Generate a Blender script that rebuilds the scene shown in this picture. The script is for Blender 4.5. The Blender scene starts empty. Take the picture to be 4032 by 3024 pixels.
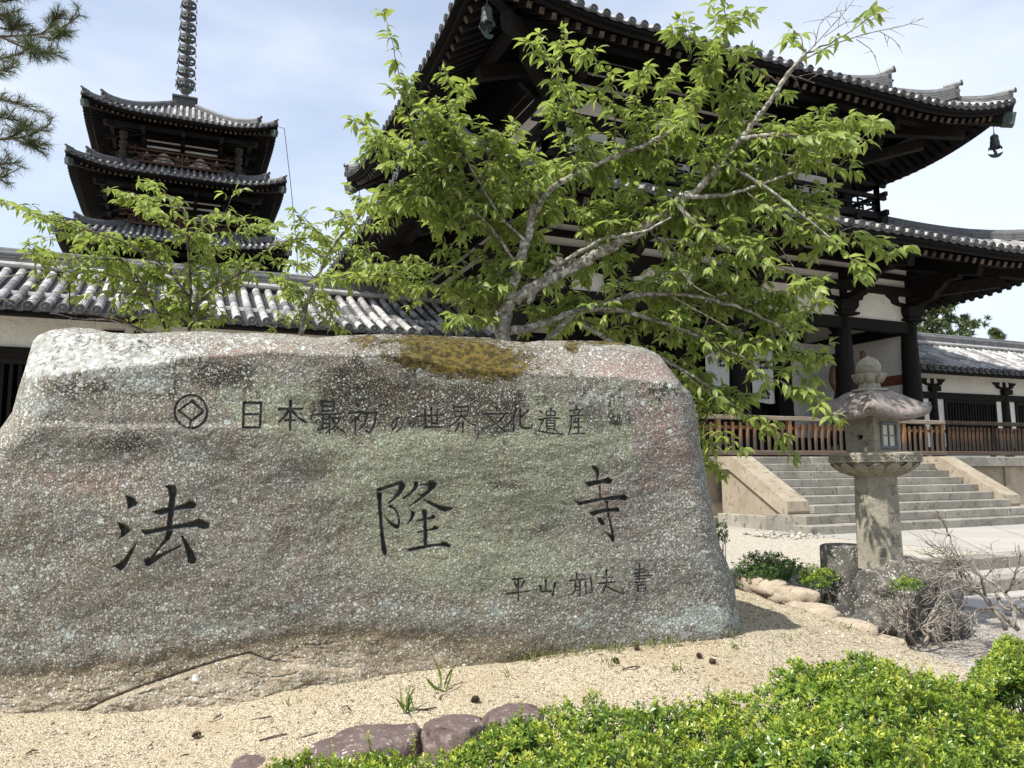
import bpy, math, random
import numpy as np
from mathutils import Vector, Matrix
random.seed(5); RNG = np.random.default_rng(11)
SC = bpy.context.scene; COL = SC.collection
R_ = math.radians

# ---------------------------------------------------------------- camera
F_PX, CX, CY, W_PX = 3022.0, 2016.0, 1512.0, 4032.0
YAW, PITCH, ROLL = R_(23.7), R_(6.5), R_(0.45)
EYE = np.array([0.0, 0.0, 1.63])
FW = np.array([math.sin(YAW)*math.cos(PITCH), math.cos(YAW)*math.cos(PITCH), math.sin(PITCH)])
_r = np.array([math.cos(YAW), -math.sin(YAW), 0.0]); _u = np.cross(_r, FW)
RT = _r*math.cos(ROLL) - _u*math.sin(ROLL); UP = _u*math.cos(ROLL) + _r*math.sin(ROLL)
cam_d = bpy.data.cameras.new("camera"); cam = bpy.data.objects.new("camera", cam_d); COL.objects.link(cam)
cam_d.sensor_width = 36.0; cam_d.lens = F_PX/W_PX*36.0; cam_d.clip_start = 0.05; cam_d.clip_end = 3000
cam.matrix_world = Matrix(((RT[0], UP[0], -FW[0], EYE[0]), (RT[1], UP[1], -FW[1], EYE[1]), (RT[2], UP[2], -FW[2], EYE[2]), (0, 0, 0, 1)))
SC.camera = cam
def ray(x, y): return FW + RT*(x-CX)/F_PX - UP*(y-CY)/F_PX
def at(x, y, D): return EYE + ray(x, y)*D              # photo point at view depth D metres
def atp(p, D): return at(p[0]*1.8228, p[1]*1.8228, D)

# ---------------------------------------------------------------- light
SUN_AZ, SUN_EL = R_(255.0), R_(54.0)
world = bpy.data.worlds.new("World"); SC.world = world; world.use_nodes = True
nt = world.node_tree; nt.nodes.clear(); N = nt.nodes.new; LK = nt.links.new
sky = N('ShaderNodeTexSky'); sky.sky_type = 'NISHITA'; sky.sun_disc = False
sky.sun_elevation = SUN_EL; sky.sun_rotation = SUN_AZ; sky.air_density = 1.0; sky.dust_density = 1.2; sky.ozone_density = 1.6
tc = N('ShaderNodeTexCoord'); mp = N('ShaderNodeMapping'); mp.inputs['Scale'].default_value = (1.0, 1.0, 2.6); mp.inputs['Rotation'].default_value = (0.3, 0.2, 0.7)
LK(tc.outputs['Generated'], mp.inputs['Vector'])
n1 = N('ShaderNodeTexNoise'); n1.inputs['Scale'].default_value = 1.5; n1.inputs['Detail'].default_value = 7; n1.inputs['Roughness'].default_value = 0.5; n1.inputs['Distortion'].default_value = 0.35
LK(mp.outputs[0], n1.inputs['Vector'])
cr = N('ShaderNodeMapRange'); cr.interpolation_type = 'SMOOTHSTEP'; cr.inputs['From Min'].default_value = 0.36; cr.inputs['From Max'].default_value = 0.68
cr.inputs['To Min'].default_value = 0.40; cr.inputs['To Max'].default_value = 0.95
LK(n1.outputs[0], cr.inputs['Value'])
mxs = N('ShaderNodeMix'); mxs.data_type = 'RGBA'; mxs.inputs[7].default_value = (4.7, 5.1, 5.75, 1)
LK(cr.outputs[0], mxs.inputs[0]); LK(sky.outputs[0], mxs.inputs[6])
bg = N('ShaderNodeBackground'); bg.inputs['Strength'].default_value = 0.11
wo = N('ShaderNodeOutputWorld'); LK(mxs.outputs[2], bg.inputs[0]); LK(bg.outputs[0], wo.inputs[0])
sun_d = bpy.data.lights.new("sun", 'SUN'); sun_d.energy = 4.0; sun_d.angle = R_(0.9); sun_d.color = (1.0, 0.96, 0.88)
sun = bpy.data.objects.new("sun", sun_d); COL.objects.link(sun)
_sd = Vector((math.sin(SUN_AZ)*math.cos(SUN_EL), math.cos(SUN_AZ)*math.cos(SUN_EL), math.sin(SUN_EL)))
sun.rotation_euler = _sd.to_track_quat('Z', 'Y').to_euler(); sun.location = (0, 0, 60)
SC.view_settings.view_transform = 'Standard'; SC.view_settings.look = 'None'; SC.view_settings.gamma = 1; SC.view_settings.exposure = 0.92
SC.cycles.max_bounces = 6; SC.cycles.diffuse_bounces = 3; SC.cycles.transparent_max_bounces = 6

# ---------------------------------------------------------------- mesh helpers
class MB:
    """collects shapes; build() links them as ONE mesh object"""
    def __init__(s): s.v = []; s.f = []; s.r = []; s.m = []; s.n = 0
    def add(s, verts, faces, rnd=None, mi=0):
        b = s.n; s.v.extend([tuple(map(float, q)) for q in verts]); s.n += len(verts)
        if rnd is None: rnd = random.random()
        for f in faces: s.f.append([i+b for i in f]); s.r.append(rnd); s.m.append(mi)
    def box(s, x0, x1, y0, y1, z0, z1, rnd=None, mi=0):
        s.add([(x0,y0,z0),(x1,y0,z0),(x1,y1,z0),(x0,y1,z0),(x0,y0,z1),(x1,y0,z1),(x1,y1,z1),(x0,y1,z1)],
              [(0,3,2,1),(4,5,6,7),(0,1,5,4),(1,2,6,5),(2,3,7,6),(3,0,4,7)], rnd, mi)
    def bbox(s, x0, x1, y0, y1, z0, z1, c=0.01, rnd=None, mi=0):
        # box with chamfered edges
        c = min(c, (x1-x0)*.4, (y1-y0)*.4, (z1-z0)*.4); rings = []
        for z, d in ((z0, c), (z0+c, 0), (z1-c, 0), (z1, c)):
            e = c if d == 0 else c
            a0, a1, b0, b1 = x0+d, x1-d, y0+d, y1-d
            rings.append([(a0+c,b0,z),(a1-c,b0,z),(a1,b0+c,z),(a1,b1-c,z),(a1-c,b1,z),(a0+c,b1,z),(a0,b1-c,z),(a0,b0+c,z)])
        s.loft(rings, True, True, rnd, mi)
    def loft(s, rings, cap0=False, cap1=False, rnd=None, mi=0, closed=True):
        n = len(rings[0]); V = [p for r in rings for p in r]; Fc = []
        for i in range(len(rings)-1):
            for j in range(n if closed else n-1):
                k = (j+1) % n; Fc.append((i*n+j, i*n+k, (i+1)*n+k, (i+1)*n+j))
        if cap0: Fc.append(tuple(range(n-1, -1, -1)))
        if cap1: Fc.append(tuple((len(rings)-1)*n+j for j in range(n)))
        s.add(V, Fc, rnd, mi)
    def beam(s, p0, p1, w, h, up=(0,0,1), rnd=None, mi=0, mi_end=None):
        p0 = np.array(p0, float); p1 = np.array(p1, float); d = p1-p0; d /= np.linalg.norm(d)
        sd = np.cross(d, up); sd /= np.linalg.norm(sd)+1e-9; u = np.cross(sd, d)
        q = [p0-sd*w/2-u*h/2, p0+sd*w/2-u*h/2, p0+sd*w/2+u*h/2, p0-sd*w/2+u*h/2]
        q += [x+(p1-p0) for x in q]
        s.add(q, [(0,1,5,4),(1,2,6,5),(2,3,7,6),(3,0,4,7)], rnd, mi)
        b = s.n-8; me = mi if mi_end is None else mi_end
        for f in ((3,2,1,0),(4,5,6,7)): s.f.append([i+b for i in f]); s.r.append(s.r[-1]); s.m.append(me)
    def tube(s, path, rad, n=8, rnd=None, mi=0, cap=True):
        P = np.array(path, float); k = len(P)
        rad = np.full(k, rad, float) if np.isscalar(rad) else np.array(rad, float)
        T = np.gradient(P, axis=0); T /= np.linalg.norm(T, axis=1)[:, None]+1e-12
        ref = np.array([0, 0, 1.0]) if abs(T[0][2]) < .9 else np.array([1.0, 0, 0])
        a = np.cross(T[0], ref); a /= np.linalg.norm(a); rings = []
        for i in range(k):
            a = a-T[i]*np.dot(a, T[i]); a /= np.linalg.norm(a)+1e-12; b = np.cross(T[i], a)
            th = np.arange(n)*2*math.pi/n
            rings.append(list(P[i]+rad[i]*(np.cos(th)[:, None]*a+np.sin(th)[:, None]*b)))
        s.loft(rings, cap, cap, rnd, mi)
    def lathe(s, prof, n=24, c=(0,0,0), rnd=None, mi=0, fx=1.0, fy=1.0, rot=0.0):
        rings = []
        for r, z in prof:
            rings.append([(c[0]+fx*r*math.cos(2*math.pi*j/n+rot), c[1]+fy*r*math.sin(2*math.pi*j/n+rot), c[2]+z) for j in range(n)])
        s.loft(rings, True, True, rnd, mi)
    def prism(s, poly, origin, ax, ay, az, depth, rnd=None, mi=0):
        o = np.array(origin, float); ax, ay, az = (np.array(q, float) for q in (ax, ay, az)); n = len(poly)
        A = [o+ax*p[0]+ay*p[1] for p in poly]; B = [q+az*depth for q in A]
        s.add(A+B, [tuple(range(n-1, -1, -1)), tuple(range(n, 2*n))]+[(i, (i+1) % n, n+(i+1) % n, n+i) for i in range(n)], rnd, mi)
    def build(s, name, mat, parent=None, smooth=False, tagd=None):
        V = np.array(s.v, np.float32).reshape(-1, 3)
        return link_mesh(name, V, s.f, mat, parent, smooth, rnd=s.r, mi=s.m)
def wloc(o):
    p = np.zeros(3)
    while o is not None: p += np.array(o.location); o = o.parent
    return p
def link_mesh(name, V, faces, mat, parent=None, smooth=False, rnd=None, mi=None, attrs=None):
    V = np.asarray(V, np.float32)
    if parent is not None: V = V-wloc(parent).astype(np.float32)
    me = bpy.data.meshes.new(name)
    me.vertices.add(len(V)); me.vertices.foreach_set('co', V.ravel())
    if isinstance(faces, np.ndarray):
        k = faces.shape[1]; li = faces.ravel().astype(np.int32); ls = np.arange(len(faces), dtype=np.int32)*k; lt = np.full(len(faces), k, np.int32)
    else:
        lt = np.array([len(f) for f in faces], np.int32); li = np.array([i for f in faces for i in f], np.int32); ls = np.concatenate([[0], np.cumsum(lt)[:-1]]).astype(np.int32)
    me.loops.add(len(li)); me.loops.foreach_set('vertex_index', li)
    me.polygons.add(len(lt)); me.polygons.foreach_set('loop_start', ls); me.polygons.foreach_set('loop_total', lt)
    for m in (mat if isinstance(mat, (list, tuple)) else [mat]): me.materials.append(m)
    if mi is not None and isinstance(mat, (list, tuple)): me.polygons.foreach_set('material_index', np.array(mi, np.int32))
    me.update(calc_edges=True)
    if rnd is not None:
        a = me.attributes.new('rnd', 'FLOAT', 'FACE'); a.data.foreach_set('value', np.array(rnd, np.float32))
    for k_, val in (attrs or {}).items():
        val = np.asarray(val, np.float32)
        if val.ndim == 1: a = me.attributes.new(k_, 'FLOAT', 'POINT'); a.data.foreach_set('value', val)
        else: a = me.attributes.new(k_, 'FLOAT_VECTOR', 'POINT'); a.data.foreach_set('vector', val.ravel())
    me.polygons.foreach_set('use_smooth', np.full(len(lt), bool(smooth)))
    me.validate()
    o = bpy.data.objects.new(name, me); COL.objects.link(o)
    if parent is not None: o.parent = parent
    return o
def tag(o, label=None, cat=None, group=None, kind=None):
    if label: o['label'] = label
    if cat: o['category'] = cat
    if group: o['group'] = group
    if kind: o['kind'] = kind
    return o
def thing(name, label, cat, loc=(0,0,0), group=None):
    o = bpy.data.objects.new(name, None); COL.objects.link(o); o.location = tuple(float(q) for q in loc); o.empty_display_size = .2
    return tag(o, label, cat, group)
def copy_tree(o, parent=None):
    c = o.copy(); COL.objects.link(c); c.parent = parent
    for ch in list(o.children): copy_tree(ch, c)
    return c

# numpy gradient noise -------------------------------------------------------
_perm = np.random.default_rng(3).permutation(256); _perm = np.concatenate([_perm, _perm, _perm])
_g3 = np.random.default_rng(4).normal(size=(256, 3)); _g3 /= np.linalg.norm(_g3, axis=1)[:, None]
def noise3(P):
    P = np.asarray(P, float); i = np.floor(P).astype(int); f = P-i; i &= 255; u = f*f*f*(f*(f*6-15)+10); out = np.zeros(len(P))
    for dx in (0, 1):
        for dy in (0, 1):
            for dz in (0, 1):
                h = _perm[_perm[_perm[(i[:, 0]+dx) & 255]+((i[:, 1]+dy) & 255)]+((i[:, 2]+dz) & 255)]
                d = f-np.array([dx, dy, dz]); w = (u[:, 0] if dx else 1-u[:, 0])*(u[:, 1] if dy else 1-u[:, 1])*(u[:, 2] if dz else 1-u[:, 2])
                out += w*np.einsum('ij,ij->i', _g3[h], d)
    return out*1.6
def fbm(P, sc, octv=4, gain=.5):
    out = 0; a = 1.0; P = np.asarray(P, float)*sc
    for _ in range(octv): out = out+a*noise3(P); P = P*2.03+17.3; a *= gain
    return out
def sst(a, b, x): t = np.clip((x-a)/(b-a), 0, 1); return t*t*(3-2*t)

# ---------------------------------------------------------------- materials
class MT:
    def __init__(s, name):
        s.m = bpy.data.materials.new(name); s.m.use_nodes = True; s.t = s.m.node_tree; s.t.nodes.clear()
        s.out = s.n('ShaderNodeOutputMaterial'); s.p = s.n('ShaderNodeBsdfPrincipled'); s.l(s.p.outputs[0], s.out.inputs[0])
        s.co = s.n('ShaderNodeTexCoord').outputs['Object']
        s.p.inputs['Specular IOR Level'].default_value = 0.3
    def n(s, t, **k):
        q = s.t.nodes.new(t)
        for a, b in k.items(): setattr(q, a, b)
        return q
    def l(s, a, b): s.t.links.new(a, b)
    def set(s, sock, v):
        if hasattr(v, 'links') or hasattr(v, 'is_linked'): s.l(v, sock)
        else: sock.default_value = v
    def mapp(s, sc=(1,1,1), rot=(0,0,0)):
        q = s.n('ShaderNodeMapping'); q.inputs['Scale'].default_value = sc; q.inputs['Rotation'].default_value = rot; s.l(s.co, q.inputs[0]); return q.outputs[0]
    def noise(s, scale, detail=4, rough=.55, vec=None, dist=0):
        q = s.n('ShaderNodeTexNoise'); q.inputs['Scale'].default_value = scale; q.inputs['Detail'].default_value = detail; q.inputs['Roughness'].default_value = rough; q.inputs['Distortion'].default_value = dist
        s.l(vec if vec is not None else s.co, q.inputs[0]); return q.outputs[0]
    def voro(s, scale, feat='F1', vec=None, rand=1.0, out=0):
        q = s.n('ShaderNodeTexVoronoi'); q.feature = feat; q.inputs['Scale'].default_value = scale; q.inputs['Randomness'].default_value = rand
        s.l(vec if vec is not None else s.co, q.inputs[0]); return q.outputs[out]
    def rng(s, v, a, b, c=0., d=1., smooth=True):
        q = s.n('ShaderNodeMapRange'); q.interpolation_type = 'SMOOTHSTEP' if smooth else 'LINEAR'
        for i, x in zip((1, 2, 3, 4), (a, b, c, d)): s.set(q.inputs[i], x)
        s.l(v, q.inputs[0]); return q.outputs[0]
    def math(s, op, a, b=0.5):
        q = s.n('ShaderNodeMath'); q.operation = op; s.set(q.inputs[0], a); s.set(q.inputs[1], b); return q.outputs[0]
    def mix(s, f, a, b, mode='MIX'):
        q = s.n('ShaderNodeMix'); q.data_type = 'RGBA'; q.blend_type = mode
        s.set(q.inputs[0], f)
        for i, v in ((6, a), (7, b)):
            if isinstance(v, tuple): v = tuple(v)+((1,) if len(v) == 3 else ())
            s.set(q.inputs[i], v)
        return q.outputs[2]
    def attr(s, name, vec=False):
        q = s.n('ShaderNodeAttribute'); q.attribute_name = name
        if vec:
            x = s.n('ShaderNodeSeparateXYZ'); s.l(q.outputs['Vector'], x.inputs[0]); return x.outputs
        return q.outputs['Fac']
    def xyz(s):
        x = s.n('ShaderNodeSeparateXYZ'); s.l(s.co, x.inputs[0]); return x.outputs
    def bump(s, h, st=.3, d=.01):
        q = s.n('ShaderNodeBump'); q.inputs['Strength'].default_value = st; q.inputs['Distance'].default_value = d; s.l(h, q.inputs['Height'])
        prev = s.p.inputs['Normal']
        if prev.is_linked: s.l(prev.links[0].from_socket, q.inputs['Normal'])
        s.l(q.outputs[0], prev)
    def col(s, c):
        if isinstance(c, tuple): c = tuple(c)+((1,) if len(c) == 3 else ())
        s.set(s.p.inputs['Base Color'], c); return s
    def rough(s, r): s.set(s.p.inputs['Roughness'], r); return s
def simple(name, c1, c2, scale=6., rough=.8, bump=.2, bd=.005, fine=60., c3=None, rndamt=0.0, stretch=None, spec=.3):
    t = MT(name); v = t.mapp(stretch) if stretch else None
    c = t.mix(t.rng(t.noise(scale, 5, .6, v), .3, .7), c1, c2)
    if c3: c = t.mix(t.rng(t.noise(scale*3.7, 4, .6, v), .55, .68), c, c3)
    f = t.noise(fine, 3, .6, v)
    c = t.mix(t.rng(f, .3, .7, .0, .35), c, tuple(q*.45 for q in c1))
    if rndamt:
        a = t.attr('rnd'); g = t.rng(a, 0, 1, 1-rndamt, 1+rndamt, False)
        q = t.n('ShaderNodeVectorMath'); q.operation = 'SCALE'; t.l(c, q.inputs[0]); t.l(g, q.inputs[3]); c = q.outputs[0]
    t.col(c).rough(rough); t.p.inputs['Specular IOR Level'].default_value = spec
    if bump: t.bump(f, bump, bd)
    return t.m
M = {}
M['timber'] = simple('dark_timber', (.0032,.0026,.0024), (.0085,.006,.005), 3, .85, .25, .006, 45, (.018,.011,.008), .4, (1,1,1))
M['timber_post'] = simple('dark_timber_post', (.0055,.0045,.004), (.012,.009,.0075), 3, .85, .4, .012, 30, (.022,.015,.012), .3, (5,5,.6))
M['timber_end'] = simple('weathered_timber_end', (.035,.025,.018), (.11,.08,.055), 8, .85, .2, .004, 60, (.018,.013,.01), .7)
M['timber_red'] = simple('reddish_timber', (.13,.045,.022), (.20,.075,.035), 5, .7, .2, .004, 60, (.08,.03,.018), .3)
M['timber_grey'] = simple('grey_weathered_timber', (.20,.16,.12), (.32,.27,.21), 4, .85, .35, .004, 50, (.12,.09,.065), .25, (.35,6,6))
M['plaster'] = simple('white_plaster', (.70,.68,.63), (.80,.78,.73), 2, .9, .06, .003, 40, (.62,.59,.53), .03)
M['tile'] = simple('grey_roof_tile', (.085,.087,.09), (.15,.152,.155), 2.5, .55, .15, .004, 60, (.06,.06,.062), .6, None, .4)
M['tile_roll'] = simple('pale_roof_tile', (.25,.245,.24), (.38,.37,.36), 3.0, .6, .15, .004, 50, (.15,.147,.143), .62, None, .4)
M['tile_end'] = simple('dark_tile_disc', (.04,.042,.043), (.085,.087,.088), 6, .7, .5, .012, 34, (.13,.13,.13), .4, None, .4)
M['bronze'] = simple('green_bronze', (.015,.024,.022), (.04,.06,.054), 12, .6, .2, .004, 70, (.03,.045,.04), .2, None, .5)
M['iron'] = simple('dark_iron', (.03,.032,.032), (.07,.072,.07), 12, .6, .2, .004, 70, (.10,.12,.11), .2, None, .5)
M['stone'] = simple('cut_granite', (.27,.225,.165), (.36,.31,.24), 2.2, .88, .4, .006, 55, (.19,.155,.12), .14)
M['stone_grey'] = simple('weathered_granite', (.22,.205,.175), (.32,.30,.26), 2.5, .9, .5, .008, 45, (.13,.115,.10), .16)
M['white_cloth'] = simple('white_cloth', (.74,.74,.73), (.80,.80,.79), 3, .9, .1, .004, 80)
M['black_ink'] = simple('black_print', (.02,.02,.022), (.03,.03,.032), 8, .8, 0)
M['paper'] = simple('window_paper', (.55,.53,.42), (.66,.64,.52), 14, .7, .05, .002, 60)
M['window_wood'] = simple('bluegrey_window_frame', (.10,.12,.13), (.17,.19,.20), 9, .6, .2, .003, 60)
# ---------------------------------------------------------------- roofs
def disc_end(mb, c, out, r, th=.05, n=14, mi=2):
    c = np.array(c, float); out = np.array(out, float); out /= np.linalg.norm(out)
    a = np.cross(out, (0, 0, 1)); a /= np.linalg.norm(a); b = np.cross(a, out)
    rings = []
    for rr, d in ((r, -th), (r, 0), (r*.80, .004), (r*.74, -.012), (r*.42, -.012), (r*.36, .0), (r*.1, .003)):
        rings.append([c+out*d+a*rr*math.cos(2*math.pi*j/n)+b*rr*math.sin(2*math.pi*j/n) for j in range(n)])
    mb.loft(rings, False, True, random.random(), mi)
def ridge_run(mb, path, w, h, rise=.0, mi=0, cap=True):
    """stacked ridge tiles along a path, the far end turned up, with an end plate and a round tile"""
    P = np.array(path, float); k = len(P); s = np.linspace(0, 1, k); P[:, 2] += rise*np.clip((s-.55)/.45, 0, 1)**2
    T = np.gradient(P, axis=0); T[:, 2] = 0; T /= np.linalg.norm(T, axis=1)[:, None]; rings = []
    nl = max(3, int(h/.075))
    for i in range(k):
        sd = np.array([T[i][1], -T[i][0], 0]); q = []
        zs = []
        for l in range(nl):
            z0 = -0.06+(h+.06)*.78*l/nl; z1 = -0.06+(h+.06)*.78*(l+1)/nl; wl = w/2*(1-.12*l/nl)
            zs += [(wl, z0), (wl, z1-.018), (wl-.02, z1-.018)]
        rr = w*.27; top = (h)*.74
        arc = [(rr*math.cos(t), top+rr*.35+rr*math.sin(t)) for t in np.linspace(0, math.pi, 7)]
        prof = zs+arc+[(-a, b) for a, b in reversed(zs)]
        rings.append([P[i]+sd*a+np.array([0, 0, 1])*b for a, b in prof])
    mb.loft(rings, True, True, .5, mi)
    if cap:
        e = P[-1]; t = T[-1]; sd = np.array([t[1], -t[0], 0])
        poly = [(-w*.62, -.1), (w*.62, -.1), (w*.66, h*.25), (w*.5, h*.45), (w*.6, h*.7), (w*.36, h*1.02), (0, h*1.12), (-w*.36, h*1.02), (-w*.6, h*.7), (-w*.5, h*.45), (-w*.66, h*.25)]
        mb.prism(poly, e-t*.02, sd, (0, 0, 1), t, .09, .2, 2)
        mb.lathe([(.0, 0), (w*.24, .01), (w*.2, .05), (0.02, .07)], 8, tuple(e+t*.06+np.array([0, 0, h*.45])), .3, 2)
        p0 = e+np.array([0, 0, h*.92])-t*.3; p1 = e+np.array([0, 0, h*1.15])+t*.16
        mb.tube([p0, (p0+p1)/2-np.array([0, 0, .01]), p1], w*.26, 10, .4, 1); disc_end(mb, p1+t*.03, p1-p0, w*.29, .05)
class Hip:
    def __init__(s, cx, cy, HX, HY, W, z0, pr, A, L, sp, r):
        s.__dict__.update(locals())
        s.faces = [(np.array([cx, cy-HY, 0]), np.array([1., 0, 0]), np.array([0, 1., 0]), HX), (np.array([cx+HX, cy, 0]), np.array([0, 1., 0]), np.array([-1., 0, 0]), HY),
                   (np.array([cx, cy+HY, 0]), np.array([-1., 0, 0]), np.array([0, -1., 0]), HX), (np.array([cx-HX, cy, 0]), np.array([0, -1., 0]), np.array([1., 0, 0]), HY)]
    def z(s, c, t): return s.z0+s.pr[0]*t+s.pr[1]*t*t+s.A*max(0., 1-c/s.L)**2.2
    def P(s, k, u, t, dz=0.):
        o, a, i, H = s.faces[k]; q = o+a*u+i*t; q[2] = s.z(H-abs(u), t)+dz; return q
    def rect(s, *a): pass
    def build(s, parent, pre, nt=12, fine=.33, raf=.30, tr=.34, stages=((9, .2, .3, .3),), nose=.06, rw=.12, hipr=(.24, .34), sides=(0, 1, 2, 3)):
        mb = MB(); r = s.r
        for k in range(4):
            H = s.faces[k][3]; n = int(round(2*(H-.12)/s.sp)); us = np.linspace(-H+.14, H-.14, n+1); out = -s.faces[k][2]
            low = k not in sides
            for i in range(n):                                   # concave pans, stepped
                xs = np.linspace(us[i], us[i+1], 5); dp = s.sp*.16; rows = []
                tm = [min(H-abs(x), s.W) for x in xs]; m = max(2, int(max(tm)/(fine if not low else .8)))
                for j in range(m):
                    for f, hz in ((j/m, .022), ((j+1)/m, 0.)):
                        rows.append([s.P(k, x, f*tm[q], hz-dp*math.sin(math.pi*q/4)) for q, x in enumerate(xs)])
                mb.loft(rows, closed=False, mi=0)
                lip = [[p+np.array([0, 0, -.07])+out*.0 for p in rows[0]], rows[0]]
                lip = [[p+out*.03 for p in q] for q in lip]; mb.loft([lip[0], lip[1], rows[0]], closed=False, mi=2)
            for u in us:                                         # round cover tiles
                tm = min(H-abs(u), s.W)
                m = max(1, int(tm/(.34 if not low else 1.5)))
                for j in range(m):
                    t0 = tm*j/m-(.05 if j == 0 else .0); t1 = tm*(j+1)/m; rows = []
                    for t, rr in ((t0, r), (t1+.01, r*.93)):
                        b = s.P(k, u, max(t, 0)); b = b if t >= 0 else b+out*(-t)
                        rows.append([b+s.faces[k][1]*rr*math.cos(a)+np.array([0, 0, rr*1.05*math.sin(a)]) for a in np.linspace(0, math.pi, 7)])
                    mb.loft(rows, closed=False, mi=1)
                disc_end(mb, s.P(k, u, 0)+out*.06+np.array([0, 0, r*.25]), out, r*1.08)
        roof = mb.build(pre, [M['tile'], M['tile_roll'], M['tile_end']], parent)
        # eave boards + boarding under the tiles
        eb = MB(); sf = MB(); rb = MB()
        for k in range(4):
            H = s.faces[k][3]; us = np.linspace(-H+.05, H-.05, 41); rings = []; rg2 = []; so = []
            for u in us:
                c = H-abs(u)
                rings.append([s.P(k, u, min(c, .03), -.17), s.P(k, u, min(c, .16), -.19), s.P(k, u, min(c, .16), -.075), s.P(k, u, min(c, .03), -.075)])
                rg2.append([s.P(k, u, min(c, tr-.22), -.30), s.P(k, u, min(c, tr), -.30), s.P(k, u, min(c, tr), -.18), s.P(k, u, min(c, tr-.22), -.18)])
                so.append([s.P(k, u, f*min(c, s.W), -.175 if f else -.16) for f in (0.0, .1, .3, .6, 1.)])
            eb.loft(rings, True, True, .5); eb.loft(rg2, True, True, .2); sf.loft(so, closed=False, rnd=.4)
            nr = int(2*H/raf); 
            for i in range(nr+1):
                u = -H+.16+(2*H-.32)*i/nr; c = H-abs(u)
                if c <= tr+.15: continue
                t1 = min(c, s.W); p0 = s.P(k, u, tr-.06, -.43); p1 = s.P(k, u, t1, -.36)
                rb.beam(p0, p1, rw, rw*1.15, mi=0, mi_end=1)
        eb.build('eave_board', M['timber'], roof); sf.build('eave_boarding', M['timber'], roof)
        rb.build('rafters', [M['timber'], M['timber_end']], roof)
        sg = [(-1, -1), (1, -1), (1, 1), (-1, 1)]
        for a, b in sg:
            def hp(c, dz=0.): return np.array([s.cx+a*(s.HX-c), s.cy+b*(s.HY-c), s.z(c, c)+dz])
            hb = MB()
            for c0, c1, h, w in stages:
                ridge_run(hb, [hp(c) for c in np.linspace(min(c0, s.W), c1, 10)], w, h, .16*h/.3)
            hb.build('hip_ridge', [M['tile'], M['tile_roll'], M['tile_end']], roof)
            hr = MB(); w, h = hipr; pts = [hp(c, -.56) for c in (s.W, s.W*.5, nose)]
            hr.beam(pts[0], pts[1], w, h); hr.beam(pts[1], pts[2], w, h)
            ho = hr.build('hip_rafter', M['timber'], roof)
            d = (pts[2]-pts[1]); d /= np.linalg.norm(d); cb = MB(); cb.beam(pts[2]-d*.28, pts[2]+d*.03, w+.03, h+.03); cb.build('bronze_cap', M['bronze'], ho)
        return roof

def railing(parent, cx, cy, hx, hy, z, h, mat, w=.07, step=1.7, lat=True):
    mb = MB()
    for (ax, hu, hv) in ((0, hx, hy), (1, hy, hx)):
        for sg in (-1, 1):
            def q(u, zz): return (cx+u, cy+sg*hv, zz) if ax == 0 else (cx+sg*hv, cy+u, zz)
            e = .35
            mb.tube([q(-hu-e, z+h), q(0, z+h), q(hu+e, z+h)], w*.62, 8)
            for zz, ww in ((z+h*.62, w), (z+.05, w*1.25)): mb.beam(q(-hu-e, zz), q(hu+e, zz), ww, ww*1.1)
            n = max(2, int(round(2*hu/step)))
            for i in range(n+1):
                u = -hu+2*hu*i/n; mb.beam(q(u, z), q(u, z+h*(1.0 if 0 < i < n else 1.08)), w*1.1, w*1.1, up=(1, 0, 0) if ax == 1 else (0, 1, 0))
                if i == n or not lat: continue
                L = 2*hu/n; m = max(2, int(L/.42)); a = L/m; lo, hi = z+.09, z+h*.58; md = (lo+hi)/2     # bent-bar lattice
                for j in range(m):
                    x0 = u+j*a; b = w*.42; up = (1, 0, 0) if ax == 1 else (0, 1, 0)
                    mb.beam(q(x0+a*.30, md), q(x0+a*.30, hi), b, b, up); mb.beam(q(x0+a*.70, lo), q(x0+a*.70, md), b, b, up)
                    mb.beam(q(x0, md), q(x0+a, md), b*.9, b); mb.beam(q(x0+a*.3, lo+(hi-lo)*.78), q(x0+a*.72, lo+(hi-lo)*.78), b*.9, b); mb.beam(q(x0+a*.28, lo+(hi-lo)*.24), q(x0+a*.7, lo+(hi-lo)*.24), b*.9, b)
    return mb.build('railing', mat, parent)

ARM = [(.09, 0), (.46, .03), (.74, .10), (.80, .22), (.93, .28), (1.06, .40), (.38, .42), (.48, .28), (.44, .16), (.09, .13)]
def cloud_bracket(mb, p, ax, s=1.0, th=.17, both=True):
    """cloud shaped bearing arms rising from a capital, spread along ax"""
    p = np.array(p, float); ax = np.array(ax, float); ay = np.cross((0, 0, 1), ax)
    for sg in ((1, -1) if both else (1,)):
        mb.prism([(a*s, b*s) for a, b in ARM], p-ay*th/2, ax*sg, (0, 0, 1), ay, th)
    mb.prism([(-.1*s, 0), (.1*s, 0), (.1*s, .43*s), (-.1*s, .43*s)], p-ay*(th/2+.004), ax, (0, 0, 1), ay, th+.008)

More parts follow.
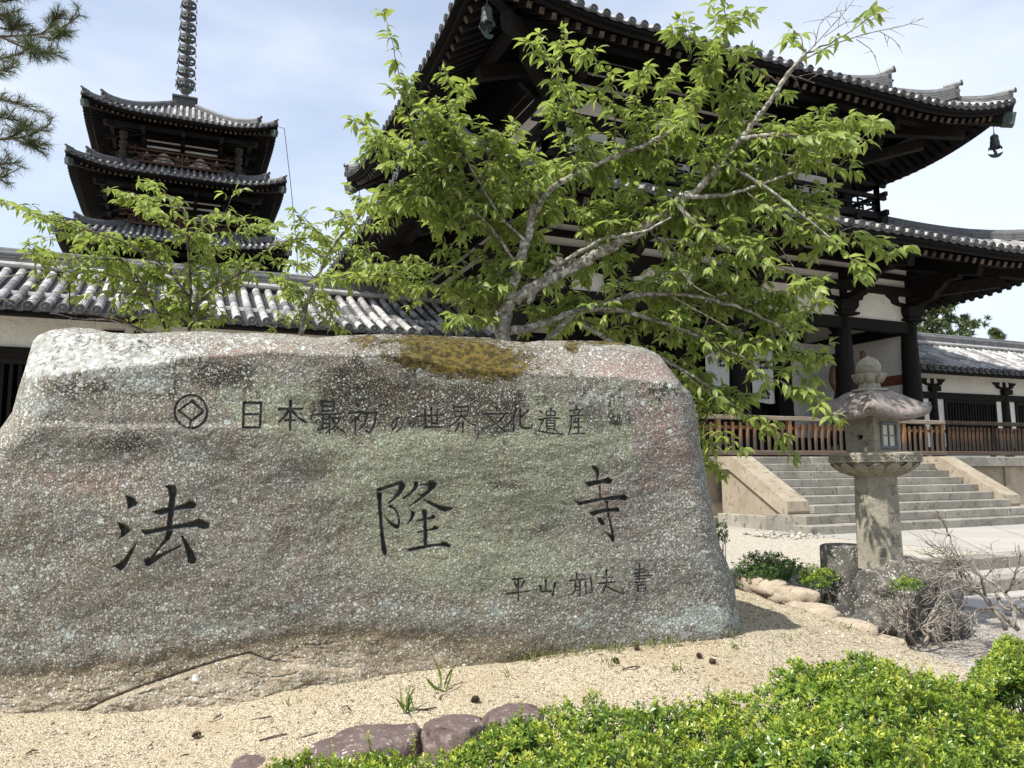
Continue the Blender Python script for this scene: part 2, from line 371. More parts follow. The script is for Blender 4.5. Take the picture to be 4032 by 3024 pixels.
# ---------------------------------------------------------------- main gate
GX, GY, GZ = 13.5, 20.1, 0.5
gate = thing('temple_gate', 'huge dark timber two storey temple gate with white plaster panels and deep tiled eaves', 'temple gate', (GX, GY, GZ))
HXc, HYc = 6.4, 4.2; colx = [-6.4, -3.75, 0, 3.75, 6.4]; coly = [-4.2, -1.8, 1.8, 4.2]; SZ = 1.9
for yy in coly:
    for xx in colx:
        mb = MB(); k = 1.0
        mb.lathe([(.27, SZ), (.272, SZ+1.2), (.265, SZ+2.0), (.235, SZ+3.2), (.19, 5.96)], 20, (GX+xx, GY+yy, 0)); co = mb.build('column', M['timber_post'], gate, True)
        mb = MB(); mb.bbox(GX+xx-.34, GX+xx+.34, GY+yy-.34, GY+yy+.34, 5.96, 6.03, .01)
        mb.loft([[(GX+xx+sx*w, GY+yy+sy*w, z) for sx, sy in ((-1,-1),(1,-1),(1,1),(-1,1))] for w, z in ((.23, 6.03), (.27, 6.10), (.33, 6.20), (.33, 6.36))], True, True)
        mb.build('capital', M['timber'], co)
fr = MB()                                                       # tie beams and wall beams, proud of the plaster
for yy in (-4.2, 4.2):
    fr.box(GX-6.6, GX+6.6, GY+yy-.13, GY+yy+.13, 5.60, 5.92)
    for z0, z1, d in ((6.70, 6.95, .17), (7.18, 7.34, .15), (7.52, 7.74, .16), (7.86, 8.7, .14)): fr.box(GX-6.9, GX+6.9, GY+yy-d, GY+yy+d, z0, z1)
    for xx in (-5.1, -1.9, 1.9): fr.box(GX+xx-.09, GX+xx+.09, GY+yy-.14, GY+yy+.14, 5.92, 6.70)
for xx in (-6.4, 6.4):
    fr.box(GX+xx-.128, GX+xx+.128, GY-4.06, GY+4.06, 5.605, 5.915)
    for z0, z1, d in ((6.70, 6.95, .17), (7.18, 7.34, .15), (7.52, 7.74, .16), (7.86, 8.7, .14)): fr.box(GX+xx-d, GX+xx+d, GY-4.0, GY+4.0, z0+.003, z1-.003)
    for yy in (-3.0, 0, 3.0): fr.box(GX+xx-.14, GX+xx+.14, GY+yy-.09, GY+yy+.09, 5.92, 6.70)
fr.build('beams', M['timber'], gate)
pl = MB()
for yy in (-4.2, 4.2): pl.box(GX-6.4, GX+6.4, GY+yy-.05, GY+yy+.05, 5.925, 7.86)
for xx in (-6.4, 6.4):
    pl.box(GX+xx-.05, GX+xx+.05, GY-4.15, GY+4.15, 5.925, 7.86)
pl.build('upper_wall', M['plaster'], gate)
for x0, x1, y0, y1 in ((-6.45, -6.35, -4.0, 4.0), (6.35, 6.45, -4.0, 4.0), (3.75, 6.35, -1.85, -1.75), (-6.35, -3.75, -1.85, -1.75)):
    mb = MB(); mb.box(GX+x0, GX+x1, GY+y0, GY+y1, SZ, 5.58); mb.build('wall_panel', M['plaster'], gate)
rb = MB()                                                       # red-brown and dark rails across the inner walls
for x0, x1, y0, y1, mi in ((6.33, 6.47, -3.95, -1.9, 1), (-6.47, -6.33, -3.95, -1.9, 1)): rb.box(GX+x0, GX+x1, GY+y0, GY+y1, 4.12, 4.42, mi=mi)
for x0, x1 in ((3.9, 6.3), (-6.3, -3.9)):
    rb.box(GX+x0, GX+x1, GY-1.90, GY-1.70, 5.02, 5.3); rb.box(GX+x0, GX+x1, GY-1.93, GY-1.67, SZ, 2.6)
rb.box(GX-3.6, GX+3.6, GY-1.95, GY-1.65, 5.2, 5.6)
for xx in (3.55, -3.55, .25, -.25): rb.box(GX+xx-.16, GX+xx+.16, GY-1.96, GY-1.64, SZ, 5.2)
rb.build('inner_rails', [M['timber'], M['timber_red']], gate)
for x0, x1 in ((.45, 3.35), (-3.35, -.45)):
    for sgn in (0, 1):
        a = x0+(x1-x0)*.5*sgn; mb = MB()
        for i in range(6): mb.box(GX+a+i*.24+.004, GX+a+i*.24+.236, GY-1.5, GY-1.42, SZ, 5.2)
        for z in (2.3, 3.4, 4.6): mb.box(GX+a+.01, GX+a+1.43, GY-1.54, GY-1.5, z, z+.2)
        mb.build('door_leaf', M['timber'], gate)
br = MB()
for yy, sg in ((-4.2, -1), (4.2, 1)):
    for xx in colx:
        cloud_bracket(br, (GX+xx, GY+yy, 6.362), (1, 0, 0), 1.0 if abs(xx) < 6 else .95, .19)
        cloud_bracket(br, (GX+xx, GY+yy+sg*.02, 6.37), (0, sg, 0), 1.25, .2, False)
        br.beam((GX+xx, GY+yy, 7.75), (GX+xx, GY+yy+sg*2.35, 7.0), .24, .34); br.beam((GX+xx, GY+yy-sg*.2, 7.06), (GX+xx, GY+yy+sg*1.75, 7.02), .22, .26)
    br.box(GX-8.3, GX+8.3, GY+yy+sg*2.05-.13, GY+yy+sg*2.05+.13, 7.26, 7.5)
for xx, sg in ((-6.4, -1), (6.4, 1)):
    for yy in coly:
        cloud_bracket(br, (GX+xx, GY+yy, 6.362), (0, 1, 0), .95, .18)
        br.beam((GX+xx, GY+yy, 7.75), (GX+xx+sg*2.35, GY+yy, 7.0), .24, .34)
    br.box(GX+xx+sg*2.05-.13, GX+xx+sg*2.05+.13, GY-6.1, GY+6.1, 7.262, 7.502)
for a in (-1, 1):
    for b in (-1, 1):
        br.beam((GX+a*6.4, GY+b*4.2, 7.75), (GX+a*8.9, GY+b*6.7, 7.05), .26, .36); br.beam((GX+a*6.4, GY+b*4.2, 6.8), (GX+a*8.1, GY+b*5.9, 6.95), .24, .34)
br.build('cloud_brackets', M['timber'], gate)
lower = Hip(GX, GY, 9.7, 7.6, 4.3, 7.22, (.40, .022), .60, 4.2, .325, .088)
STG = ((9, 1.0, .26, .28), (1.3, .12, .15, .22))
lower.build(gate, 'lower_roof', stages=STG, fine=.4, sides=(0, 3))
ub = MB(); ub.box(GX-4.9, GX+4.9, GY-3.4, GY+3.4, 8.3, 13.3); ub.build('upper_storey_wall', M['plaster'], gate)
fr = MB()
for z0, z1, d in ((8.3, 9.7, .1), (10.45, 10.8, .12), (11.3, 11.55, .1), (11.70, 11.92, .11), (12.06, 12.36, .1), (12.46, 13.3, .09)):
    fr.box(GX-4.9-d, GX+4.9+d, GY-3.4-d, GY-3.4+.02, z0, z1); fr.box(GX-4.9-d, GX+4.9+d, GY+3.38, GY+3.4+d, z0, z1)
    fr.box(GX-4.9-d, GX-4.88, GY-3.37, GY+3.37, z0, z1); fr.box(GX+4.88, GX+4.9+d, GY-3.37, GY+3.37, z0, z1)
for xx in (-4.9, -2.6, 0, 2.6, 4.9):
    for yy, sg in ((-3.4, -1), (3.4, 1)):
        fr.box(GX+xx-.2, GX+xx+.2, GY+yy-.21, GY+yy+.21, 9.1, 10.56)
        cloud_bracket(fr, (GX+xx, GY+yy+sg*.09, 10.9), (1, 0, 0), 1.0, .16); fr.beam((GX+xx, GY+yy, 12.0), (GX+xx, GY+yy+sg*2.1, 11.35), .22, .32); fr.beam((GX+xx, GY+yy, 11.2), (GX+xx, GY+yy+sg*1.5, 11.1), .22, .26)
for yy in (-3.4, 0, 3.4):
    for xx, sg in ((-4.9, -1), (4.9, 1)): fr.box(GX+xx-.2, GX+xx+.2, GY+yy-.2, GY+yy+.2, 9.11, 10.55); fr.beam((GX+xx, GY+yy, 12.0), (GX+xx+sg*2.1, GY+yy, 11.35), .22, .32)
for a in (-1, 1):
    for b in (-1, 1): fr.beam((GX+a*4.9, GY+b*3.4, 12.1), (GX+a*7.3, GY+b*5.8, 11.35), .26, .36); fr.beam((GX+a*4.9, GY+b*3.4, 10.9), (GX+a*6.5, GY+b*5.0, 11.2), .24, .3)
    fr.box(GX-7.0, GX+7.0, GY+a*5.2-.12, GY+a*5.2+.12, 11.62, 11.84); fr.box(GX+a*6.75-.12, GX+a*6.75+.12, GY-5.3, GY+5.3, 11.622, 11.842)
fr.build('upper_storey_frame', M['timber'], gate)
bal = MB(); bal.box(GX-5.7, GX+5.7, GY-4.25, GY+4.25, 9.0, 9.1)
for sg in (-1, 1):
    for i in range(12): bal.beam((GX-5.4+i*.98, GY+sg*3.3, 8.9), (GX-5.4+i*.98, GY+sg*4.45, 8.9), .16, .2)
    for i in range(8): bal.beam((GX+sg*4.8, GY-3.9+i*1.1, 8.88), (GX+sg*5.95, GY-3.9+i*1.1, 8.88), .16, .2)
for z in (8.35, 8.58, 8.8): bal.box(GX-5.75, GX+5.75, GY-4.12, GY-3.98, z, z+.17); bal.box(GX-5.62, GX-5.48, GY-4.4, GY+4.4, z+.06, z+.2); bal.box(GX+5.48, GX+5.62, GY-4.4, GY+4.4, z+.06, z+.2)
bal.build('balcony', M['timber'], gate)
railing(gate, GX, GY, 5.55, 4.1, 9.12, 1.0, M['timber'], .11, 1.85)
upper = Hip(GX+.15, GY, 8.42, 6.5, 4.75, 11.52, (.50, .030), .72, 4.0, .325, .088)
uro = upper.build(gate, 'upper_roof', stages=((9, 2.3, .56, .36), (2.6, 1.05, .38, .30), (1.35, .1, .20, .25)), fine=.4, sides=(0, 3))
gb = MB(); zt = upper.z(9, 4.75)
for sg in (-1, 1): gb.loft([[(GX-4.3, GY+sg*y, z) , (GX+4.3, GY+sg*y, z)] for y, z in ((1.95, zt-.1), (1.0, zt+.68), (0, zt+1.3))], closed=False)
for sg in (-1, 1): gb.add([(GX+sg*3.6, GY-1.9, zt-.2), (GX+sg*3.6, GY+1.9, zt-.2), (GX+sg*3.6, GY, zt+1.25)], [(0, 1, 2)], mi=0)
ridge_run(gb, [(GX+x, GY, zt+1.27) for x in np.linspace(-4.4, 4.4, 12)], .4, .42, .06); ridge_run(gb, [(GX+x, GY, zt+1.265) for x in np.linspace(4.3, -4.5, 12)], .39, .41, .06)
for sg in (-1, 1): ridge_run(gb, [(GX+.15+sg*3.55, y, zt+1.2-(y-GY)*-.72) for y in np.linspace(GY-.1, GY-1.85, 8)], .32, .42, .12)
gb.build('gable_roof', [M['tile'], M['tile_roll'], M['tile_end']], uro)

# ---------------------------------------------------------------- stone platform and stairs
plat = thing('stone_platform', 'cut granite platform carrying the gate, its face in upright slabs', 'stone platform', (GX, GY, GZ))
mb = MB(); x0, x1, y0, y1 = GX-9.45, GX+9.45, 12.85, 27.35
for i in range(13):
    a = x0+(x1-x0)*i/13; b = x0+(x1-x0)*(i+1)/13; mb.bbox(a+.004, b-.004, y0, y0+.6, 1.66, 1.9, .015)
for i in range(10):
    a = y0+.6+(y1-y0-.6)*i/10; b = y0+.6+(y1-y0-.6)*(i+1)/10
    mb.bbox(x0, x0+.6, a+.004, b-.004, 1.66, 1.9, .015); mb.bbox(x1-.6, x1, a+.004, b-.004, 1.66, 1.9, .015)
mb.build('coping', M['stone_grey'], plat)
mb = MB(); mb.box(x0+.6, x1-.6, y0+.6, y1, 1.6, 1.895); mb.build('paving', M['stone_grey'], plat)
mb = MB()
for i in range(11):
    a = x0+.12+(x1-x0-.24)*i/11; b = x0+.12+(x1-x0-.24)*(i+1)/11; mb.box(a+.11, b-.11, y0+.14, y0+.4, .68, 1.655); mb.bbox(a-.1, a+.1, y0+.09, y0+.4, .68, 1.655)
    mb.bbox(a+.004, b-.004, y0+.03, y0+.4, .42, .68, .015)
for i in range(9):
    a = y0+.3+(y1-y0-.4)*i/9; b = y0+.3+(y1-y0-.4)*(i+1)/9
    for xs, sg in ((x0+.14, 1), (x1-.14, -1)):
        lo, hi = sorted((xs, xs+sg*.25)); mb.box(lo, hi, a+.1, b-.1, .68, 1.655); lo, hi = sorted((xs-sg*.05, xs+sg*.25)); mb.bbox(lo, hi, a-.1, a+.1, .68, 1.655); lo, hi = sorted((xs-sg*.11, xs+sg*.25)); mb.bbox(lo, hi, a+.004, b-.004, .42, .68, .015)
mb.build('facing', M['stone'], plat)
st = thing('stone_staircase', 'wide granite staircase with sloping side copings rising to the gate', 'staircase', (GX, 11.5, GZ))
SX0, SX1, NR = 10.75, 16.25, 9; RH = 1.4/NR; TR = 2.7/8; FY = 10.13
for k in range(NR-1):
    mb = MB(); y = FY+k*TR; z1 = .5+RH*(k+1); a = SX0-(.74, .46, .0)[min(k, 2)]; e = SX1+(.74, .46, .0)[min(k, 2)]; x = a
    while x < e-.05:
        w = min(random.uniform(1.1, 2.1), e-x); 
        if e-x-w < .5: w = e-x
        mb.bbox(x+.003, x+w-.003, y+random.uniform(-.004, .004), y+TR+.1, z1-RH-(.15 if k == 0 else .0), z1, .012); x += w
    mb.build('step', M['stone_grey'], st)
for sg, xa in ((-1, SX0-.48), (1, SX1+.002)):
    mb = MB(); xb = xa+.478; ya, yb = FY+TR*2+.12, 12.84; za, zb = .5+RH*2.1, 1.90; d = np.array([0, yb-ya-.4, zb-za-.05]); 
    mb.loft([[(xa-.03, y, z), (xb, y, z), (xb, y+.12, z-.26), (xa-.03, y+.12, z-.26)] for y, z in ((ya-.02, za+.04), (ya+.01, za+.22), (yb-.47, zb-.015), (yb-.44, zb), (yb, zb+.003))], True, True, .7); c = mb.build('cheek_coping', M['stone'], st)
    mb = MB(); mb.prism([(ya+.14, .75), (yb-.02, .75), (yb-.02, zb-.24), (yb-.5, zb-.27), (ya+.3, za+.01)], (xa+.04, 0, 0), (0, 1, 0), (0, 0, 1), (1, 0, 0), .40, .4); mb.build('cheek_wall', M['stone'], st)
    mb = MB(); mb.bbox(xa-.09, xb+.0, ya-.5, ya+.5, .35, .81, .012); mb.bbox(xa-.09, xb, ya+.504, ya+1.2, .35, .76, .012); mb.bbox(xa-.09, xb, ya+1.204, yb-.01, .35, .755, .012); mb.build('cheek_base', M['stone_grey'], st)

# ---------------------------------------------------------------- picket fence on the platform
def picket(x0, x1, name, label, posts, orange, zlow=1.905):
    t = thing(name, label, 'picket fence', ((x0+x1)/2, 13.12, SZ)); y = 13.12
    mb = MB(); mb.bbox(x0, x1, y-.07, y+.07, 2.70, 2.795, .012); mb.build('top_rail', M['timber_grey'] if orange else M['timber_end'], t)
    mb = MB(); mb.bbox(x0, x1, y-.06, y+.06, zlow+.03, zlow+.135, .01); mb.build('bottom_rail', M['timber_dull'], t)
    mb = MB(); mb.box(x0, x1, y+.012, y+.042, 2.50, 2.57); mb.build('mid_rail', M['picket'] if orange else M['timber'], t)
    for p in posts: mb = MB(); mb.bbox(p-.05, p+.05, y-.051, y+.051, zlow, 2.70, .008); mb.build('post', M['picket'] if orange else M['timber'], t)
    ps = sorted([x0]+list(posts)+[x1])
    for a, b in zip(ps, ps[1:]):
        n = int(round((b-a)/(.2 if orange else .145)))
        for i in range(1, n):
            x = a+(b-a)*i/n+random.uniform(-.006, .006); mb = MB(); w = .034 if orange else .042; mb.bbox(x-w, x+w, y-.035, y+.011, zlow+.135, 2.645+random.uniform(-.012, .012), .006)
            mb.build('picket', M['picket'] if orange else M['picket_dark'], t)
    return t
def picket_mat(name, hi, lo):
    t = MT(name); v = t.mapp((6, 6, .7)); n = t.noise(9, 5, .65, v); z = t.n('ShaderNodeSeparateXYZ'); t.l(t.co, z.inputs[0])
    r = t.attr('rnd'); k = t.rng(t.math('ADD', z.outputs[2], t.math('MULTIPLY', t.math('ADD', n, r), .28)), .62, .98)   # sunlit warmth put into the tops, weathered darker below
    c = t.mix(k, lo, hi); c = t.mix(t.rng(t.noise(30, 4, .6, v), .45, .75), c, (.05, .035, .025)); t.col(c).rough(.85); t.bump(n, .3, .004); return t.m
M['picket'] = picket_mat('sunlit_top_picket', (.27, .145, .07), (.07, .055, .044))
M['picket_dark'] = picket_mat('blackened_picket', (.09, .048, .028), (.022, .018, .015))
M['timber_dull'] = simple('dull_rail_timber', (.10, .072, .052), (.16, .12, .09), 5, .85, .3, .004, 50, (.06, .045, .035), .3, (.4, 6, 6))
picket(9.0, 17.42, 'picket_fence', 'orange picket fence along the top of the stairs', [10.5, 12.45, 14.35, 16.0, 17.34], True)
picket(17.44, 22.9, 'picket_fence', 'blackened close set picket fence right of the stairs', [19.2, 21.0, 22.8], False)
# ---------------------------------------------------------------- curtains, guardian statue, bells
def curtain(cx, w, z0, z1, label):
    t = thing('door_curtain', label, 'curtain', (cx, 18.05, z1)); mb = MB(); n = 24
    g = [[(cx-w/2+w*i/n, 18.05+.025*math.sin(i*1.1)*(1-j/8*.3), z1-(z1-z0)*j/8+.02*math.sin(i*.26)*(j == 8)) for i in range(n+1)] for j in range(9)]
    b = [[(x, y+.006, z) for x, y, z in r] for r in g]; mb.loft(g, closed=False); mb.loft(b, closed=False); mb.build('cloth', M['white_cloth'], t, True)
    mb = MB()
    for zc in (z1-.38, z0+.32):                                  # dark leaf-sprig crests printed on the cloth
        for k in range(9):
            a = math.pi*(k+.5)/9; r = .22
            p = [(cx+r*s*math.cos(a)+o*math.sin(a), 17.995, zc-.1+r*s*math.sin(a)-o*math.cos(a)) for s, o in ((.35, 0), (.65, .03), (1.05, 0), (.65, -.03))]; mb.add(p+[(x, y+.004, z) for x, y, z in p], [(0, 1, 2, 3), (4, 7, 6, 5)])
        for k in range(3):
            q = [(cx-.12+.12*k+.045*math.cos(x), 17.995, zc-.16+.045*math.sin(x)) for x in np.linspace(0, 6.28, 9)[:-1]]; mb.add(q+[(x, y+.004, z) for x, y, z in q], [tuple(range(8)), tuple(range(15, 7, -1))])
    mb.build('crest', M['black_ink'], t); mb = MB(); mb.tube([(cx-w/2-.1, 18.07, z1+.03), (cx+w/2+.1, 18.07, z1+.03)], .025, 8); mb.build('rod', M['timber'], t)
curtain(14.72, 1.25, 3.62, 5.22, 'wide white door curtain with dark leaf crests, behind the big tree leaves')
curtain(16.22, .85, 3.62, 5.22, 'narrow white door curtain with dark crests, next to the white wall bay')

M['clay'] = simple('flaking_clay_skin', (.20, .12, .075), (.30, .20, .13), 3, .85, .4, .01, 40, (.12, .06, .045), 0)
def guardian():
    X, Y, Z0 = 18.55, 17.15, 2.35
    t = thing('guardian_statue', 'brown clay guardian statue standing in the gate bay behind the column, one fist raised', 'statue', (X, Y, SZ))
    J = {'pel': (0, 0, 1.45, .27), 'belly': (0, -.05, 1.72, .27), 'chest': (0.02, 0, 2.1, .31), 'neck': (0, -.02, 2.42, .13), 'chin': (-.03, -.08, 2.55, .13), 'head': (-.03, -.05, 2.72, .17), 'crown': (-.03, 0, 2.88, .11),
         'ls': (-.38, 0, 2.28, .16), 'le': (-.62, -.12, 1.86, .115), 'lw': (-.66, -.38, 1.5, .08), 'lh': (-.66, -.46, 1.40, .09),
         'rs': (.38, 0, 2.28, .16), 're': (.66, -.05, 2.28, .12), 'rw': (.64, -.2, 2.66, .085), 'rh': (.64, -.22, 2.78, .085),
         'lt': (-.2, 0, 1.25, .23), 'lk': (-.3, -.08, .78, .15), 'lc': (-.33, -.0, .48, .13), 'la': (-.34, 0, .12, .09), 'lf': (-.38, -.26, .05, .07),
         'rt': (.2, 0, 1.25, .23), 'rk': (.34, -.1, .78, .15), 'rc': (.4, 0, .48, .13), 'ra': (.42, 0, .12, .09), 'rf': (.48, -.26, .05, .07)}
    E = ['pel belly', 'belly chest', 'chest neck', 'neck chin', 'chin head', 'head crown', 'chest ls', 'ls le', 'le lw', 'lw lh', 'chest rs', 'rs re', 're rw', 'rw rh', 'pel lt', 'lt lk', 'lk lc', 'lc la', 'la lf', 'pel rt', 'rt rk', 'rk rc', 'rc ra', 'ra rf']
    J = {k: (a+(-.0), b, c, d) for k, (a, b, c, d) in J.items()}
    for i in range(4):                                           # curled fingers of the raised fist, and of the lowered hand
        y = -.29+.045*i
        J['f%da' % i] = (.56, y, 2.84, .024); J['f%db' % i] = (.53, y-.02, 2.76, .022); E += ['rh f%da' % i, 'f%da f%db' % (i, i)]
        J['g%da' % i] = (-.74+.045*i, -.52, 1.30, .022); J['g%db' % i] = (-.74+.045*i, -.56, 1.2, .018); E += ['lh g%da' % i, 'g%da g%db' % (i, i)]
    J['th'] = (.6, -.33, 2.76, .024); J['tg'] = (-.57, -.5, 1.34, .022); E += ['rh th', 'lh tg']
    ks = list(J); me = bpy.data.meshes.new('body'); me.from_pydata([(J[k][0], J[k][1], J[k][2]+Z0-SZ) for k in ks], [tuple(ks.index(q) for q in e.split()) for e in E], [])
    o = bpy.data.objects.new('body', me); COL.objects.link(o); o.parent = t
    md = o.modifiers.new('skin', 'SKIN'); md.use_smooth_shade = True
    for i, k in enumerate(ks): me.skin_vertices[0].data[i].radius = (J[k][3],)*2; me.skin_vertices[0].data[i].use_root = (i == 0)
    o.modifiers.new('sub', 'SUBSURF').levels = 2; o.modifiers['sub'].render_levels = 2; me.materials.append(M['clay'])
    mb = MB(); mb.lathe([(.20, 2.0), (.36, 1.72), (.40, 1.4), (.46, 1.0), (.55, .62), (.5, .6)], 20, (X, Y, Z0-.4), fy=.8); mb.build('skirt_drapery', M['clay'], t, True)
    mb = MB(); mb.tube([(X-.35, Y-.12, Z0+2.35), (X-.52, Y-.3, Z0+1.9), (X-.55, Y-.36, Z0+1.2), (X-.62, Y-.3, Z0+.5), (X-.52, Y-.2, Z0+.1)], [.05, .07, .08, .07, .05], 8); mb.build('sash', M['clay'], t, True)
    mb = MB(); mb.lathe([(.85, 0), (.8, .2), (.62, .38), (.3, .46)], 9, (X, Y, SZ)); mb.build('pedestal', M['stone_grey'], t)
guardian()

def wind_bell(top, s, label, ang=.4):
    t = thing('wind_bell', label, 'wind bell', top, 'bronze wind bells under the gate eaves'); x, y, z = top
    mb = MB(); mb.tube([(x, y, z), (x, y, z-.2*s)], .012*s, 6); mb.tube([(x-.03*s, y, z-.2*s), (x-.03*s, y, z-.26*s), (x+.03*s, y, z-.26*s), (x+.03*s, y, z-.2*s), (x-.03*s, y, z-.2*s)], .012*s, 6); mb.build('hanger', M['bronze'], t)
    mb = MB(); zz = z-.26*s
    mb.lathe([(.0, 0), (.07*s, -.005*s), (.105*s, -.04*s), (.115*s, -.09*s), (.105*s, -.1*s), (.118*s, -.2*s), (.128*s, -.22*s), (.122*s, -.24*s), (.135*s, -.34*s), (.165*s, -.40*s), (.15*s, -.40*s), (.11*s, -.3*s), (.02, -.1*s)], 20, (x, y, zz)); 
    for k in range(4):
        a = math.pi/4+k*math.pi/2; mb.beam((x+.15*s*math.cos(a), y+.15*s*math.sin(a), zz-.37*s), (x+.17*s*math.cos(a), y+.17*s*math.sin(a), zz-.45*s), .05*s, .03*s, up=(math.cos(a), math.sin(a), .1))
    mb.build('bell_body', M['bronze'], t, True)
    mb = MB(); mb.tube([(x, y, zz-.1*s), (x, y, zz-.5*s)], .01*s, 6); a = (math.cos(ang), math.sin(ang), 0)
    pts = [(-.03, 0), (.03, 0), (.05, -.1), (.2, -.06), (.14, -.16), (.06, -.21), (-.06, -.21), (-.14, -.16), (-.2, -.06), (-.05, -.1)]
    mb.prism([(p*s, q*s) for p, q in pts], (x, y, zz-.48*s), a, (0, 0, 1), (-a[1], a[0], 0), .012*s); mb.build('wind_plate', M['bronze'], t)
def hipnose(h, a, b, c, dz): return (h.cx+a*(h.HX-c), h.cy+b*(h.HY-c), h.z(c, c)+dz)
wind_bell(hipnose(upper, -1, -1, .42, -.72), 1.0, 'green bronze wind bell hanging high under the near left eave corner')
wind_bell(hipnose(upper, 1, -1, .42, -.72), 1.0, 'green bronze wind bell against the sky at the right eave corner', -.9)
wind_bell(hipnose(upper, -1, 1, .42, -.72), 1.0, 'small far wind bell under the far left eave corner, behind leaves')

# ---------------------------------------------------------------- five storey pagoda
PX, PY = -.24, 49.5; M['timber_prop'] = simple('grey_brown_carving', (.03,.023,.018), (.06,.047,.037), 8, .85, .3)
pag = thing('pagoda', 'dark five storey wooden pagoda with grey tiled roofs and a tall ringed spire', 'pagoda', (PX, PY, .5))
levels = [(5.0, 21.25, 4.35, 2.05, 2.45), (5.5, 17.75, 3.4, 2.35, 2.75), (5.85, 14.0, 3.5, 2.6, 3.0), (6.25, 11.0, 3.6, 2.9, 3.3), (6.7, 7.2, 3.7, 3.2, 3.6)]
M['rail_red'] = simple('red_brown_railing_wood', (.075,.036,.020), (.12,.062,.036), 5, .7, .1, .003, 50, (.08, .03, .018), .2)
for i, (hx, z0, W, bd, rl) in enumerate(levels):
    h = Hip(PX, PY, hx, hx, W, z0, (.44, .038) if i == 0 else (.42, .02), .58, 3.2, .34, .085)
    h.build(pag, 'roof', nt=8, fine=.5 if i < 3 else 1.2, raf=.27, tr=.42, rw=.1, stages=((9, .95, .30, .28), (1.15, .1, .15, .2)), hipr=(.24, .3), sides=(0, 3))
    zb = levels[i+1][1]+1.35 if i < 4 else 1.0
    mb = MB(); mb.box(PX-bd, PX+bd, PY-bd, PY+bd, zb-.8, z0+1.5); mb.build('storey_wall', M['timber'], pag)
    fr = MB(); pw = MB()
    for sg in (-1, 1):
        for u in (-bd, 0, bd) if i < 1 else (-bd, -bd*.34, bd*.34, bd):
            for ax in (0, 1):
                p = (PX+u, PY+sg*bd, z0-.72) if ax == 0 else (PX+sg*bd, PY+u, z0-.72); o = (0, sg, 0) if ax == 0 else (sg, 0, 0)
                fr.beam(p, tuple(np.array(p)+np.array(o)*1.2), .18, .24)
                fr.beam(tuple(np.array(p)+np.array((0, 0, .85))), tuple(np.array(p)+np.array(o)*2.0+np.array((0, 0, .2))), .2, .28)
        fr.box(PX-hx+1.3, PX+hx-1.3, PY+sg*(bd+1.6)-.1, PY+sg*(bd+1.6)+.1, z0-.42, z0-.2); fr.box(PX+sg*(bd+1.6)-.1, PX+sg*(bd+1.6)+.1, PY-hx+1.3, PY+hx-1.3, z0-.422, z0-.202)
    for a in (-1, 1):
        for b in (-1, 1): fr.beam((PX+a*bd, PY+b*bd, z0+.2), (PX+a*(bd+1.9), PY+b*(bd+1.9), z0-.45), .22, .32)
    fr.build('brackets', M['timber'], pag)
    if i < 3:
        for o, (dx, dy) in (((0, -1), (1, 0)), ((-1, 0), (0, 1))):
            def q(u, d, z): return (PX+o[0]*(bd+d)+dx*u, PY+o[1]*(bd+d)+dy*u, z)
            for za, zc in ((-.80, -.68), (-.42, -.33)):
                for a, b in ((-.93, -.06), (.06, .93)): pw.beam(q(a*bd, .0, z0+(za+zc)/2), q(b*bd, .0, z0+(za+zc)/2), .06, zc-za)
            for cx in (-.48*bd, .48*bd):                          # white panels between the inverted-V struts
                poly = [(-.62, 0), (.62, 0), (.42, .18), (.3, .3), (.26, .44), (.14, .52), (.0, .58), (-.14, .52), (-.26, .44), (-.3, .3), (-.42, .18)]
                pw.prism(poly, q(cx, .03, z0-1.62), (dx, dy, 0), (0, 0, 1), (o[0], o[1], 0), .04)
            for cx in (-.06*bd-.12, .06*bd+.12, -.92*bd, .92*bd): pw.prism([(-.16, 0), (.16, 0), (.0, .3)], q(cx, .03, z0-1.35), (dx, dy, 0), (0, 0, 1), (o[0], o[1], 0), .04)
    if pw.v: pw.build('plaster_panel', M['plaster'], pag)
    if i < 4: railing(pag, PX, PY, rl, rl, zb+.28, .78, M['rail_red'], .09, rl*.98)
for a, b in ((-1, -1), (1, -1), (-1, 1), (1, 1)):                  # carved corner props under the top roof
    mb = MB(); pr = []
    for j in range(20): pr.append((.19+.05*math.sin(j*2.1)+.04*math.sin(j*5.3), j*1.75/19))
    mb.lathe(pr, 10, (PX+a*3.05, PY+b*3.05, 19.0)); mb.build('carved_prop', M['timber_prop'], pag)
sp = thing('x', '', 'x'); bpy.data.objects.remove(sp)
mb = MB(); zr = 21.25+.44*4.35+.038*4.35**2
mb.box(PX-.62, PX+.62, PY-.62, PY+.62, zr-.55, zr+.62); mb.box(PX-.72, PX+.72, PY-.72, PY+.72, zr+.621, zr+.72); zr += .30; spire = mb.build('spire', M['iron'], pag)
mb = MB(); mb.lathe([(.46, 0), (.45, .1), (.34, .24), (.15, .32), (.15, .4), (.26, .5), (.36, .7), (.26, .75), (.14, .8)], 16, (PX, PY, zr+.42)); mb.build('lotus_base', M['iron'], spire, True)
mb = MB(); mb.lathe([(.13, 0), (.13, 9.5), (.05, 11)], 10, (PX, PY, zr+1.2)); mb.build('pole', M['iron'], spire, True)
